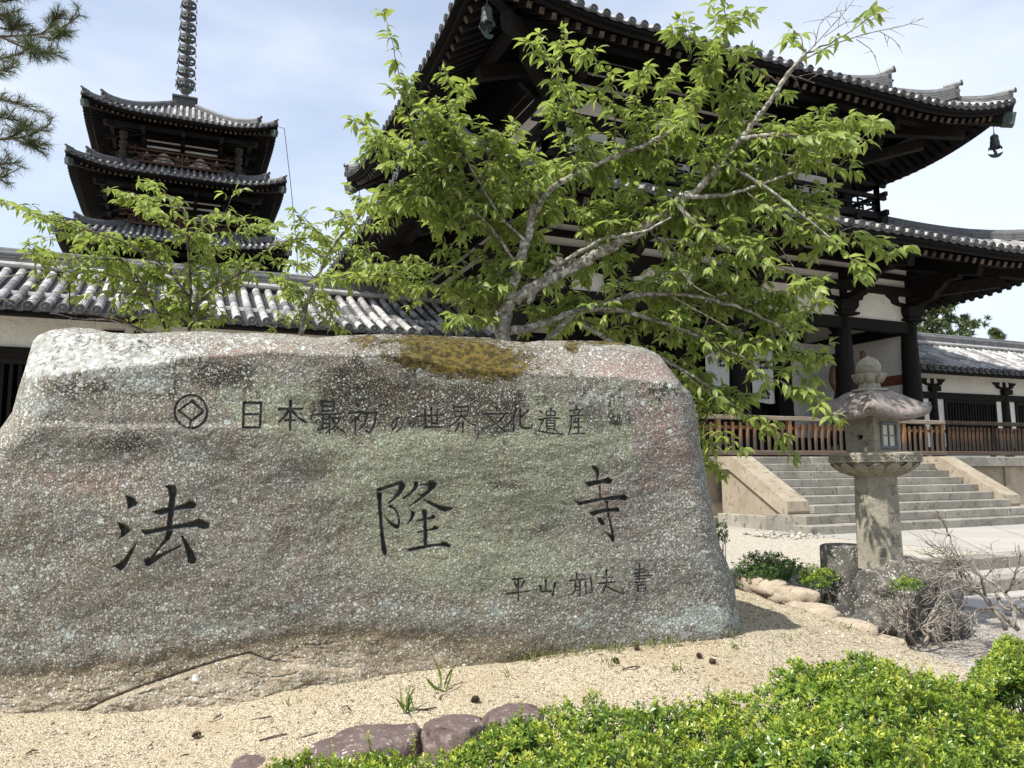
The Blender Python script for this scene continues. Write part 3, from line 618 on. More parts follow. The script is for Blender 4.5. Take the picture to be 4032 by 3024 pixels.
for j in range(9):
    z = zr+1.55+j*.74; r = .55-.014*j; mb = MB()
    th = np.linspace(0, 2*math.pi, 25)[:-1]
    mb.loft([[(PX+q*math.cos(x), PY+q*math.sin(x), z+dz) for x in th] for q, dz in ((r, -.09), (r, .09), (r-.07, .09), (r-.07, -.09), (r, -.09))])
    for x in np.arange(6)*math.pi/3+.5: mb.beam((PX, PY, z), (PX+(r-.04)*math.cos(x), PY+(r-.04)*math.sin(x), z), .06, .05)
    mb.lathe([(.2, -.14), (.2, .14)], 10, (PX, PY, z))
    for x in np.arange(8)*math.pi/4+.2: 
        cx, cy = PX+(r+.02)*math.cos(x), PY+(r+.02)*math.sin(x); mb.lathe([(.012, -.1), (.012, -.2), (.03, -.22), (.045, -.36), (.01, -.36)], 6, (cx, cy, z))
    mb.build('spire_ring', M['iron'], spire)
mb = MB()
for x in np.arange(8)*math.pi/4: 
    c, s_ = math.cos(x), math.sin(x); mb.tube([(PX+.2*c, PY+.2*s_, zr+1.05), (PX+.42*c, PY+.42*s_, zr+1.2), (PX+.5*c, PY+.5*s_, zr+1.5), (PX+.6*c, PY+.6*s_, zr+1.7)], [.05, .07, .05, .01], 6)
mb.build('spire_leaves', M['iron'], spire)
mb = MB(); p0 = np.array([PX+5.1, PY-5.1, 21.6]); mb.tube([p0+(p-p0) for p in (p0, np.array([PX+5.35, PY-5.3, 21.5]), np.array([PX+5.75, PY-5.75, 17.9]), np.array([PX+6.1, PY-6.1, 14.4]), np.array([PX+6.6, PY-6.6, 6.0]), np.array([PX+6.6, PY-6.6, .4]))], .022, 5); mb.build('lightning_cable', M['iron'], pag)

# ---------------------------------------------------------------- tiled corridors either side of the gate
def corridor(x0, x1, name, label, sp, lattice_from):
    t = thing(name, label, 'corridor', ((x0+x1)/2, GY, GZ)); yF, yB = 18.25, 21.95; zE, zR = 4.86, 6.30; e0 = 17.05; r = .092
    def S(x, q): k = q/(GY-e0); return np.array([x, e0+q, zE+(zR-zE)*(.82*k+.18*k*k)])
    mb = MB(); n = int((x1-x0)/sp); xs = [x0+(x1-x0)*i/n for i in range(n+1)]; TQ = GY-e0-.12; st_ = .125
    m = int(TQ/st_)
    for i in range(n):
        if i == n: break
        a, b = xs[i], xs[i+1]; cxs = np.linspace(a, b, 6); rows = []
        for j in range(m):
            for f, hz in ((j/m, .024), ((j+1)/m, 0.)): rows.append([S(x, f*TQ)+np.array([0, 0, hz-.055*math.sin(math.pi*q/5)]) for q, x in enumerate(cxs)])
        mb.loft(rows, closed=False, mi=0)
        mb.loft([[p+np.array([0, -.03, -.075]) for p in rows[0]], [p+np.array([0, -.03, 0]) for p in rows[0]], rows[0]], closed=False, mi=2)
    for x in xs:
        k = int(TQ/.345)
        for j in range(k):
            t0, t1 = TQ*j/k-(.06 if j == 0 else 0), TQ*(j+1)/k; rows = []; rr0 = r*random.uniform(.97, 1.03)
            for q, rr in ((t0, rr0), (t0+.015, rr0*1.02), (t1, rr0*.94)):
                b = S(x, q) if q >= 0 else S(x, 0)+np.array([0, q, -.02]); rows.append([b+np.array([rr*math.cos(a), 0, .01+rr*1.1*math.sin(a)]) for a in np.linspace(0, math.pi, 9)])
            mb.loft(rows, closed=False, mi=1)
        disc_end(mb, S(x, 0)+np.array([0, -.07, .012]), (0, -1, 0), r*1.08, .06, 16)
    mb.loft([[(x0, GY+.05, zR-.1), (x1, GY+.05, zR-.1)], [(x0, 23.15, zE), (x1, 23.15, zE)]], closed=False, mi=0)
    ro = mb.build('roof', [M['tile'], M['tile_roll'], M['tile_end']], t)
    rb = MB(); ridge_run(rb, [(x, GY, zR-.02) for x in np.linspace(x0, x1, 24)], .40, .46, 0, cap=False); 
    rb.tube([(x0, GY-.25, zR+.02), (x1, GY-.25, zR+.02)], .075, 8, mi=1)
    rb.build('ridge', [M['tile'], M['tile_roll'], M['tile_end']], ro)
    rf = MB(); k = int((x1-x0)/.42)
    for i in range(k+1):
        x = x0+.15+(x1-x0-.3)*i/k; p0 = S(x, .28)+np.array([0, 0, -.2]); p1 = S(x, 1.35)+np.array([0, 0, -.24]); rf.beam(p0, p1, .11, .13, mi_end=1)
    rf.build('rafters', [M['timber'], M['timber_end']], t)
    mb = MB(); mb.box(x0, x1, e0+.06, e0+.2, zE-.16, zE-.07); mb.loft([[S(x0, q)+np.array([0, 0, -.13]), S(x1, q)+np.array([0, 0, -.13])] for q in (.05, .7, 1.4, 3.0)], closed=False); mb.build('eave_board', M['timber'], t)
    mb = MB(); mb.box(x0, x1, yF-.04, yF+.04, 4.22, 5.4); mb.build('upper_wall', M['plaster'], t)
    nb = int(round((x1-x0)/3.75)); W = (x1-x0)/nb
    bm = MB(); bm.box(x0, x1, yF-.13, yF+.13, 4.0, 4.22); bm.box(x0, x1, yF-.1, yF+.1, 1.3, 1.5); bm.box(x0, x1, yF-.09, yF+.09, 2.18, 2.34); bm.box(x0, x1, yF-.1, yF+.1, 4.86, 5.02); bm.build('beams', M['timber'], t)
    for i in range(nb+1):
        x = x0+W*i; mb = MB(); mb.lathe([(.20, 1.2), (.20, 2.6), (.165, 4.25)], 14, (x, yF, 0)); mb.box(x-.22, x+.22, yF-.22, yF+.22, 4.25, 4.43); cloud_bracket(mb, (x, yF, 4.432), (1, 0, 0), .62, .16); mb.build('column', M['timber_post'], t)
        mb = MB(); mb.lathe([(.20, 1.2), (.165, 4.25)], 10, (x, yB, 0)); mb.build('column', M['timber_post'], t)
        if i == nb: break
        a, b = x+.21, x+W-.21
        mb = MB(); mb.box(a, a+.32, yF-.03, yF+.03, 2.34, 4.0); mb.box(b-.32, b, yF-.03, yF+.03, 2.34, 4.0); mb.box(a, b, yF-.03, yF+.03, 1.5, 2.18); mb.build('lower_wall', M['plaster'], t)
        mb = MB(); c, d = a+.32, b-.32; mb.box(c, c+.1, yF-.08, yF+.08, 2.34, 4.0); mb.box(d-.1, d, yF-.08, yF+.08, 2.34, 4.0); mb.box(c+.1, d-.1, yF-.08, yF+.08, 3.88, 4.0)
        n2 = 17
        for j in range(n2): xx = c+.1+(d-c-.2)*(j+.5)/n2; mb.box(xx-.032, xx+.032, yF-.03, yF+.03, 2.34, 3.88)
        mb.build('lattice_window', M['timber'], t)
    mb = MB(); mb.box(x0, x1, yB-.05, yB+.05, 1.3 if x0 < 0 else 2.95, 5.6); mb.build('added_sky_blind', M['timber'], t)  # added to block the bright sky behind the lattice, not a real wall
    mb = MB(); mb.bbox(x0, x1, 17.5, 22.7, .3, 1.3, .02); mb.build('stone_base', M['stone'], t)
corridor(-16.5, 7.0, 'tiled_corridor', 'long corridor roofed with pale grey round tiles left of the gate', .292, 0)
corridor(20.0, 46.25, 'tiled_corridor', 'tiled corridor with dark lattice windows right of the gate', .305, 0)
# ---------------------------------------------------------------- ground
cp = np.array([(-.86,5.39,.22),(1.0,4.99,.33),(2.3,4.7,.42),(3.63,4.37,.5),(-.77,4.92,.15),(.08,4.55,.14),(.43,4.28,.16),(1.35,3.98,.2),(2.5,3.9,.27),(3.7,4.0,.33),(5.1,4.49,.33),(5.1,3.95,.28),(5.1,6.1,.48),(4.2,5.2,.48),(0,6.5,.35),(2,6.5,.45),(3.5,6.3,.5),(-3,5.5,.18),(-3,7,.3),(-1,4.2,.08),(-3.2,4.6,.1),(1.0,3.4,.1),(2.5,3.2,.12),(4.0,3.2,.15),(0,8,.4),(4,8,.5),(6,3.2,.14),(-4,8,.3)])
def _U(r): return np.where(r > 1e-9, r*r*np.log(r+1e-12), 0)
_n = len(cp); _K = _U(np.linalg.norm(cp[:, None, :2]-cp[None, :, :2], axis=2))+np.eye(_n)*.02; _Pm = np.hstack([np.ones((_n, 1)), cp[:, :2]])
_A = np.block([[_K, _Pm], [_Pm.T, np.zeros((3, 3))]]); _w = np.linalg.solve(_A, np.concatenate([cp[:, 2], np.zeros(3)]))
def mound_z(X, Y):
    Q = np.stack([np.ravel(X), np.ravel(Y)], 1).astype(float); U_ = _U(np.linalg.norm(Q[:, None, :]-cp[None, :, :2], axis=2))
    return (U_@_w[:_n]+_w[_n]+Q@_w[_n+1:]).reshape(np.shape(X))
def low_z(X, Y): return -.02+.20*sst(4.3, 5.3, X)
def grav(name, ca, cb, cc, sc=130., lit=(.20,.12,.06), patch=1.2, bd=.008, litter=.5):
    t = MT(name); v = t.voro(sc, 'F1', out=1); sv = t.n('ShaderNodeSeparateXYZ'); t.l(v, sv.inputs[0])
    c = t.mix(t.rng(sv.outputs[0], .1, .9, 0, 1, False), ca, cb); c = t.mix(t.rng(sv.outputs[1], .72, .8), c, cc)
    d = t.voro(sc, 'F1'); c = t.mix(t.rng(d, .35, .75, 0, .6), c, tuple(q*.35 for q in ca))
    c = t.mix(t.rng(t.noise(patch, 5, .65), .42, .72, 0, litter), c, lit)
    c = t.mix(t.rng(t.noise(38, 5, .7, t.mapp((1, 2.2, 1), (0, 0, .5))), .58, .70, 0, litter*1.3), c, (.16, .10, .06))
    t.col(c).rough(.95); t.bump(t.math('SUBTRACT', 1.0, d), .8, bd); t.bump(t.noise(14, 5, .6), .5, .03); return t.m
M['gravel'] = grav('pale_gravel', (.46,.42,.34), (.62,.58,.49), (.30,.27,.23), 60, (.34,.30,.22), .8, .012, .35)
M['bedgravel'] = grav('grey_bed_gravel', (.36,.33,.29), (.52,.49,.44), (.20,.18,.15), 55, (.22,.17,.12), 1.6, .015, .55)
M['sand'] = grav('tan_coarse_sand', (.42,.36,.25), (.56,.50,.38), (.25,.20,.14), 115, (.30,.235,.14), 1.7, .007, .5)
xs = np.concatenate([[-400, -150, -60, -25, -12], np.linspace(-8, 12, 70), [16, 25, 50, 90, 180, 400]]); ys = np.concatenate([[-200, -60, -15, -5], np.linspace(-2, 8, 40), [12, 18, 30, 60, 120, 250, 600]])
X, Y = np.meshgrid(xs, ys); Z = low_z(X, Y)+.012*noise3(np.stack([X.ravel()*1.3, Y.ravel()*1.3, X.ravel()*0], 1)).reshape(X.shape)
def gridf(ny, nx): 
    i = (np.arange(ny-1)[:, None]*nx+np.arange(nx-1)[None, :]).ravel(); return np.stack([i, i+1, i+nx+1, i+nx], 1)
tag(link_mesh('ground', np.stack([X.ravel(), Y.ravel(), Z.ravel()], 1), gridf(*X.shape), M['bedgravel'], None, True), 'grey gravel ground around the planting bed and path', 'ground', kind='structure')
# sandy mound that carries the boulder
nx, ny = 260, 170; X, Y = np.meshgrid(np.linspace(-5.5, 5.5, nx), np.linspace(3.3, 9.0, ny)); Z = mound_z(X, Y)
P3 = np.stack([X.ravel(), Y.ravel(), 0*X.ravel()], 1); Z = Z+(.012*fbm(P3, 2.2, 4)+.006*fbm(P3, 9, 3)).reshape(X.shape)
edge = np.minimum.reduce([sst(0, .18, 5.22-X+.05*noise3(P3*3).reshape(X.shape)), sst(3.35, 3.75, Y), sst(9, 8.4, Y)*1.0, sst(-5.5, -5, X)])
Z = low_z(X, Y)-.06+(Z-low_z(X, Y)+.06)*edge
tag(link_mesh('sand_mound', np.stack([X.ravel(), Y.ravel(), Z.ravel()], 1), gridf(ny, nx), M['sand'], None, True), 'raised bed of tan coarse sand under the boulder', 'ground', kind='structure')
# terrace in front of the gate with kerb, and the stepped stone path
YT = 6.66
mb = MB(); mb.add([(-60, 9.0, .5), (9.95, 9.0, .5), (9.95, 60, .5), (-60, 60, .5)], [(0, 1, 2, 3)]); mb.add([(5.6, YT+.3, .5), (9.95, YT+.3, .5), (9.95, 9.0, .5), (5.6, 9.0, .5)], [(0, 1, 2, 3)])
mb.add([(17.05, YT+.3, .5), (90, YT+.3, .5), (90, 60, .5), (17.05, 60, .5)], [(0, 1, 2, 3)]); mb.add([(9.95, 12.8, .496), (17.05, 12.8, .496), (17.05, 60, .496), (9.95, 60, .496)], [(0, 1, 2, 3)])
mb.add([(5.6, 9.0, .499), (5.6, YT+.3, .499), (5.6, YT+.3, 0), (5.6, 9, 0)], [(0, 1, 2, 3)]); mb.add([(-60, 9.0, .0), (5.6, 9.0, 0), (5.6, 9, .5), (-60, 9, .5)], [(0, 1, 2, 3)])
tag(mb.build('gravel_terrace', M['gravel']), 'pale gravel terrace before the stairs', 'ground', kind='structure')
mb = MB(); x = 5.5
while x < 30: w = random.uniform(1.0, 2.0); mb.bbox(x+.004, x+w-.004, YT, YT+.3, .0, .506, .015); x += w
tag(mb.build('terrace_kerb', M['stone_grey']), 'granite kerb edging the gravel terrace', 'kerb', kind='structure')
def pav(name, ang):
    t = MT(name); v = t.mapp((1, 1, 1), (0, 0, ang)); b = t.n('ShaderNodeTexBrick'); t.l(v, b.inputs[0]); b.offset = 0.0
    b.inputs['Scale'].default_value = 1.0; b.inputs['Mortar Size'].default_value = .012; b.inputs['Brick Width'].default_value = 1.05; b.inputs['Row Height'].default_value = 1.05; b.inputs['Mortar Smooth'].default_value = .2
    b.inputs['Color1'].default_value = (.40,.38,.345,1); b.inputs['Color2'].default_value = (.32,.305,.28,1); b.inputs['Mortar'].default_value = (.10,.085,.07,1)
    c = t.mix(t.rng(t.noise(3, 5, .6), .35, .7, 0, .5), b.outputs[0], (.36,.345,.32)); c = t.mix(t.rng(t.noise(70, 3, .6), .4, .7, 0, .4), c, (.2,.19,.18))
    t.col(c).rough(.85); t.bump(t.math('SUBTRACT', 1.0, b.outputs[1]), .6, .01); t.bump(t.noise(60, 3), .3, .004); return t.m
M['paving'] = pav('diagonal_stone_paving', R_(45)); M['paving_sq'] = pav('square_stone_paving', 0)
mb = MB(); mb.box(9.98, 17.02, YT+.302, 12.7, .3, .506); o = mb.build('stone_path', M['paving']); tag(o, 'broad path of diagonal stone slabs before the stairs', 'path', kind='structure')
mb = MB(); mb.box(7.0, 30, 6.05, YT-.002, .0, .352); 
mb.box(7.6, 30, 3.5, 6.048, .0, .205); mb.box(7.4, 30, 1.0, 3.498, 0, .2); tag(mb.build('path_landing', M['paving_sq']), 'lower landings of the stone path', 'path', kind='structure')
mb = MB()
for y, z in ((6.04, .356),):
    x = 6.95
    while x < 30: w = random.uniform(1.2, 2.2); mb.bbox(x+.003, x+w-.003, y-.012, y+.28, .0, z, .012); x += w
tag(mb.build('path_step', M['stone_grey']), 'long granite step on the path', 'step', kind='structure')

# ---------------------------------------------------------------- rough stones
def lump(name, c, r, seed, mat, label=None, cat=None, group=None, sub=4, amp=.28, flat=0.0, rot=0., parent=None, square=0.):
    bm_ = None
    import bmesh
    bm = bmesh.new(); bmesh.ops.create_icosphere(bm, subdivisions=sub, radius=1.0); V = np.array([v.co[:] for v in bm.verts]); Fc = [[v.index for v in f.verts] for f in bm.faces]; bm.free()
    if square: V = np.sign(V)*np.abs(V)**(1-square); 
    d = 1+amp*fbm(V+seed*7.1, 1.1, 4)+amp*.35*fbm(V+seed*3.3, 4, 3); V = V*d[:, None]
    if flat: V[:, 2] = np.where(V[:, 2] > flat, flat+(V[:, 2]-flat)*.25, V[:, 2])
    V = V*np.array(r); ca, sa = math.cos(rot), math.sin(rot); V = np.stack([V[:, 0]*ca-V[:, 1]*sa, V[:, 0]*sa+V[:, 1]*ca, V[:, 2]], 1)+np.array(c)
    ob = bpy.data.objects.new(name, None)
    bpy.data.objects.remove(ob)
    me_o = link_mesh(name, V-np.array(c) if parent is None else V, np.array(Fc, np.int32), mat, parent, True)
    if parent is None: me_o.location = tuple(float(q) for q in c)
    if label: tag(me_o, label, cat, group)
    return me_o
def rockmat(name, a, b, c, lich=(.5,.52,.5), la=.62, sc=7.):
    t = MT(name); k = t.mix(t.rng(t.noise(sc*.5, 6, .65), .32, .68), a, b); k = t.mix(t.rng(t.noise(sc*2.2, 5, .65), .52, .66), k, c)
    k = t.mix(t.math('MULTIPLY', t.rng(t.voro(sc*6, 'SMOOTH_F1'), .30, .22), t.rng(t.noise(sc*1.3, 4), la-.08, la+.04)), k, lich)
    k = t.mix(t.rng(t.noise(90, 3, .6), .42, .7, 0, .45), k, tuple(q*.4 for q in a)); t.col(k).rough(.92); t.bump(t.noise(sc*6, 6, .65), .6, .02); t.bump(t.noise(110, 3), .3, .004); return t.m
M['purple_rock'] = rockmat('purple_grey_rock', (.105,.075,.07), (.17,.125,.115), (.25,.20,.185), (.50,.47,.46), .60)
M['dark_rock'] = rockmat('dark_lichened_rock', (.07,.065,.058), (.14,.13,.115), (.24,.225,.20), (.42,.42,.38), .50)
M['pale_rock'] = rockmat('pale_kerb_rock', (.34,.28,.21), (.48,.41,.32), (.26,.21,.16), (.6,.56,.5), .62)
def onmound(px, py, D): p = at(px, py, D); return p
for i, (px, py, D, r, lab) in enumerate([
        (1005, 2995, 3.95, (.12, .13, .12), 'small smooth purple grey stone, leftmost beside the hedge'),
        (1455, 2900, 3.95, (.27, .22, .20), 'large flat purple grey stone left of the gap, hedge in front'),
        (1795, 2850, 3.98, (.14, .15, .17), 'blocky purple grey stone with pale lichen spots'),
        (2020, 2800, 4.1, (.15, .16, .16), 'purple grey stone with a pale top, half behind the hedge')]):
    p = at(px, py, D); lump('edging_stone', (p[0], p[1], p[2]-r[2]*.55), r, 3+i, M['purple_rock'], lab, 'stone', 'dark stones edging the sandy bed', 4, .22, .55, .4*i, square=.35 if i == 2 else .12)
kl = [(2985, 2290), (3120, 2325), (3270, 2385), (3400, 2440), (3530, 2505), (3660, 2560), (3800, 2600)]
words = ['tan', 'low', 'long', 'pale', 'broad', 'wide flat', 'rounded']
klab = ['tan kerb stone nearest the right end of the boulder', 'low kerb stone just right of the tan end stone', 'long kerb stone below the small leafy shrub', 'pale kerb stone left of the dark lantern rock', 'broad pale kerb stone in front of the dark lantern rock', 'flat pale kerb stone right of the broad one', 'rounded kerb stone at the end of the row, against the bright hedge']
for i, (px, py) in enumerate(kl):
    D = 7.35-.26*i; p = at(px, py, D); lump('kerb_stone', (5.2+.05*math.sin(i*2), p[1], p[2]-.03), (.13, .30, .11), 20+i, M['pale_rock'], klab[i], 'kerb stone', 'pale kerb stones along the bed edge', 3, .25, .5, .1*math.sin(i*3), square=.2)
b = at(3545, 2470, 6.86); lump('lantern_rock', (5.95, 5.0, .43), (.36, .38, .44), 41, M['dark_rock'], 'rugged dark lichened rock that carries the stone lantern', 'rock', None, 5, .30, .85, .3, square=.25)
lump('lantern_rock', (6.55, 5.35, .34), (.40, .32, .36), 43, M['dark_rock'], 'dark rough rock to the right of the lantern base', 'rock', None, 4, .34, .9, 1.0, square=.25)
lump('small_rock', (5.55, 4.95, .28), (.2, .16, .16), 47, M['dark_rock'], 'small lichened rock at the foot of the lantern rock', 'rock', None, 4, .3)
p = at(3685, 2395, 6.7); lump('stone_block', (p[0], p[1], .26), (.24, .16, .16), 51, M['dark_rock'], 'squared dark stone block beside the path, right of the lantern rock', 'stone block', None, 3, .1, .0, -.2, square=.6)
p = at(3215, 2270, 7.4); lump('stone_block', (p[0], p[1], .36), (.4, .14, .12), 53, M['stone_grey'], 'flat grey kerb block behind the small leafy shrub', 'stone block', None, 3, .1, .0, -.4, square=.6)
p = at(3330, 2290, 7.15); t = thing('stone_stump', 'short dark cut stone drum left of the lantern', 'stone post', (p[0], p[1], .2))
mb = MB(); pr = [(.215, .1), (.22, .5), (.215, .86), (.205, .895), (.19, .9), (.185, .905)]; mb.lathe([(r+.004*math.sin(i*5), z) for i, (r, z) in enumerate(pr)], 28, (p[0], p[1], .02)); mb.build('drum', M['dark_rock'], t, False)
p = at(3270, 2345, 6.9); q = at(3330, 2385, 6.75); mb = MB(); mb.tube([(p[0], p[1], .26), (q[0], q[1], .22)], .022, 10); tag(mb.build('drain_pipe', simple('white_pipe', (.7,.7,.68), (.75,.75,.73), 4, .5, 0)), 'short white pipe poking out of the gravel by the shrub', 'pipe')

# ---------------------------------------------------------------- stone lantern
M['lantern'] = rockmat('lantern_stone', (.25,.23,.18), (.34,.315,.25), (.19,.175,.14), (.42,.42,.37), .70, 5)
M['lantern_cap'] = rockmat('lantern_cap_stone', (.20,.165,.15), (.30,.26,.24), (.12,.11,.095), (.42,.42,.38), .57, 6)
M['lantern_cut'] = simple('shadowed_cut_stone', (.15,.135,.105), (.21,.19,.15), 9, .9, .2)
LX, LY = 5.86, 5.13
lan = thing('stone_lantern', 'tall mossy stone lantern with curled roof, bud finial and paper window', 'stone lantern', (LX, LY, .80))
n8 = math.pi/8
mb = MB(); mb.loft([[(LX+r*math.cos(a), LY+r*math.sin(a), z) for a in np.arange(8)*math.pi/4+n8] for r, z in ((.200, .74), (.198, .9), (.192, 1.3), (.187, 1.56))], True, True); sh = mb.build('shaft', M['lantern'], lan)
mb = MB()                                                           # weathered incised characters down one shaft face
def facept(u, z): a = -math.pi/2-.0; n = np.array([math.cos(a), math.sin(a), 0]); s_ = np.array([-n[1], n[0], 0]); return np.array([LX, LY, 0])+n*(.1735+(1.56-z)*.0145)+s_*u+np.array([0, 0, z])
for zc, ss in ((1.44, [((-.03,.05),(-.02,.035)),((.0,.06),(.0,.035)),((.03,.05),(.02,.035)),((-.05,.03),(.05,.032)),((-.03,.01),(.03,.012)),((0,.012),(0,-.05)),((-.035,-.02),(.035,-.018))]), (1.22, [((.0,.06),(.006,.04)),((-.055,.022),(.055,.026)),((-.012,.0),(-.045,-.05)),((.012,.0),(.045,-.05))]), (1.0, [((-.045,.03),(-.05,.01)),((-.015,.03),(-.02,.01)),((-.03,.055),(-.033,.0)),((-.033,.0),(-.055,-.045)),((-.033,.0),(-.015,-.03)),((.0,.055),(.025,.03)),((.05,.055),(.02,.03)),((-.005,.02),(.055,.022)),((.008,.0),(.045,.002)),((.008,-.018),(.045,-.016)),((.01,.0),(.008,-.018)),((.045,.0),(.045,-.018)),((-.002,-.045),(.058,-.043))])):
    for (a, b), (c, d) in ss: mb.beam(facept(a, zc+b), facept(c, zc+d), .011, .006, up=(0, -1, 0))
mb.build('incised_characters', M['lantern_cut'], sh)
mb = MB()
def octr(r, z, wob=0.): return [(LX+r*(1+wob*(-1)**j)*math.cos(a), LY+r*(1+wob*(-1)**j)*math.sin(a), z) for j, a in enumerate(np.arange(16)*math.pi/8+n8)]
def octf(r, z):                                                       # true octagon with 3 points per side
    C = [np.array([LX+r*math.cos(a), LY+r*math.sin(a), z]) for a in np.arange(8)*math.pi/4+n8]; out = []
    for j in range(8):
        for f in (0, 1/3, 2/3): out.append(tuple(C[j]*(1-f)+C[(j+1) % 8]*f))
    return out
mb.loft([octf(.185, 1.555), octf(.24, 1.58), octf(.32, 1.625), octf(.355, 1.66), octf(.365, 1.664), octf(.365, 1.69)], True, True); 
for j in range(16):                                                   # lotus petals under the platform
    a = j*math.pi/8; d = np.array([math.cos(a), math.sin(a), 0]); s_ = np.array([-d[1], d[0], 0]); c = np.array([LX, LY, 0])
    mb.loft([[c+d*r+s_*w*x+np.array([0, 0, z+q]) for x, q in ((-1, 0), (-.5, -.008), (0, -.012), (.5, -.008), (1, 0), (0, .02))] for r, w, z in ((.20, .03, 1.575), (.285, .055, 1.605), (.345, .065, 1.645), (.37, .03, 1.672))], True, True)
pf = mb.build('platform', M['lantern'], lan)
mb = MB(); mb.loft([octf(.405, 1.685), octf(.405, 1.76), octf(.395, 1.768), octf(.32, 1.775)], True, True)
for j in range(8):                                                    # framed scroll panels round the rim
    a = (j+.5)*math.pi/4+n8; d = np.array([math.cos(a), math.sin(a), 0]); s_ = np.array([-d[1], d[0], 0]); o = np.array([LX, LY, 0])+d*.3743
    for x0, x1, z0, z1 in ((-.14, .14, 1.745, 1.755), (-.14, .14, 1.69, 1.70), (-.142, -.13, 1.70, 1.745), (.13, .142, 1.70, 1.745)): mb.prism([(x0, z0), (x1, z0), (x1, z1), (x0, z1)], o, s_, (0, 0, 1), d, .008)
    for k in range(2):
        c0 = -.07+.14*k; mb.tube([o+d*.004+s_*(c0+.055*x)+np.array([0, 0, 1.722+.016*math.sin(x*4.2)]) for x in np.linspace(-1, 1, 9)], .006, 5)
mb.build('carved_rim', M['lantern'], pf)
h = .163; z0, z1 = 1.765, 2.10
mb = MB()
def slab(x0, x1, y0, y1): mb.bbox(LX+x0, LX+x1, LY+y0, LY+y1, z0, z1, .006)
mb.bbox(LX-h, LX-h+.04, LY-h, LY+h, z0, 1.88, .004); mb.bbox(LX-h, LX-h+.04, LY-h, LY+h, 1.95, z1, .004); mb.box(LX-h+.001, LX-h+.04, LY-h, LY-.035, 1.88, 1.95); mb.box(LX-h+.001, LX-h+.04, LY+.035, LY+h, 1.88, 1.95)
cres = [(.036*math.cos(a), .035+.0-.055*math.sin(a)*1.0) for a in np.linspace(0, math.pi, 9)]   # crescent opening: fill the square hole round it
for sgn in (-1, 1): mb.prism([(sgn*.0351, -.035), (0, -.035), (0, -.026)]+[(sgn*.036*math.sin(b), .01-.036*math.cos(b)) for b in np.linspace(.0, 1.57, 6)]+[(sgn*.0351, .0)], (LX-h+.002, LY, 1.915), (0, 1, 0), (0, 0, 1), (1, 0, 0), .037)
mb.prism([(-.0351, .035), (.0351, .035), (.0351, .012), (.014, .022), (0, .02), (-.014, .022), (-.0351, .012)], (LX-h+.002, LY, 1.915), (0, 1, 0), (0, 0, 1), (1, 0, 0), .037)
mb.box(LX-h+.04, LX+h, LY+h-.04, LY+h-.001, z0, z1); mb.box(LX+h-.04, LX+h-.001, LY-h+.001, LY+h-.041, z0, z1)
mb.box(LX-h+.041, LX-h+.075, LY-h+.001, LY-h+.05, z0, z1); mb.box(LX+h-.075, LX+h-.041, LY-h+.001, LY-h+.05, z0, z1); mb.box(LX-h+.076, LX+h-.076, LY-h+.002, LY-h+.05, z0, z0+.045); mb.box(LX-h+.076, LX+h-.076, LY-h+.002, LY-h+.05, z1-.06, z1)
fb = mb.build('fire_chamber', M['lantern'], lan)
wx0, wx1, wz0, wz1, wy = LX-.092, LX+.118, z0+.04, z1-.055, LY-h-.004
mb = MB(); mb.bbox(wx0, wx0+.024, wy-.014, wy+.03, wz0, wz1, .003); mb.bbox(wx1-.024, wx1, wy-.014, wy+.03, wz0, wz1, .003); mb.bbox(wx0+.024, wx1-.024, wy-.013, wy+.03, wz0, wz0+.026, .003); mb.bbox(wx0+.024, wx1-.024, wy-.013, wy+.03, wz1-.026, wz1, .003); wf = mb.build('window', M['window_wood'], fb)
mb = MB(); mx = (wx0+wx1)/2; mz = (wz0+wz1)/2; mb.box(mx-.005, mx+.005, wy-.005, wy+.02, wz0+.027, wz1-.027); mb.box(wx0+.025, wx1-.025, wy-.003, wy+.018, mz-.005, mz+.005); mb.build('glazing_bar', M['window_wood'], wf)
mb = MB(); mb.box(wx0+.02, wx1-.02, wy+.01, wy+.014, wz0+.02, wz1-.02); mb.build('paper_pane', M['paper'], wf)
mb = MB(); n = 40; HB = .345; rings = []                               # square roof with sagging faces and curled corners
def roofring(f, zb, und=0.):
    q = []
    for k in range(4):
        for j in range(n//4):
            u = -1+2*j/(n/4); x, y = [(u, -1), (1, u), (-u, 1), (-1, -u)][k]; q.append((LX+HB*f*x, LY+HB*f*y, zb(u, f)))
    return q
def ztop(u, f): s_ = (1-f)/.72; k = max(0, min(1, s_)); return 2.135+.215*(.25*k+.75*(3*k*k-2*k**3))+.085*abs(u)**2.6*max(0, f-.42)/.58
rings = [roofring(.52, lambda u, f: 2.095), roofring(.90, lambda u, f: 2.065+.04*abs(u)**2.6), roofring(.99, lambda u, f: 2.07+.055*abs(u)**2.6), roofring(1.025, lambda u, f: 2.10+.08*abs(u)**2.6), roofring(1.0, lambda u, f: ztop(u, 1.0)+.005)]
for f in (.94, .86, .76, .66, .56, .46, .38, .32, .28): rings.append(roofring(f, ztop))
mb.loft(rings, True, True); ra = np.array(mb.v); ra[:, 2] += .006*fbm(ra, 12, 3); mb.v = [tuple(q) for q in ra]; mb.build('roof', M['lantern_cap'], lan, True)
mb = MB(); mb.lathe([(.16, 2.335), (.155, 2.355), (.10, 2.362), (.092, 2.40), (.085, 2.405), (.10, 2.425), (.128, 2.455), (.138, 2.495), (.13, 2.50), (.09, 2.497)], 24, (LX, LY, 0))
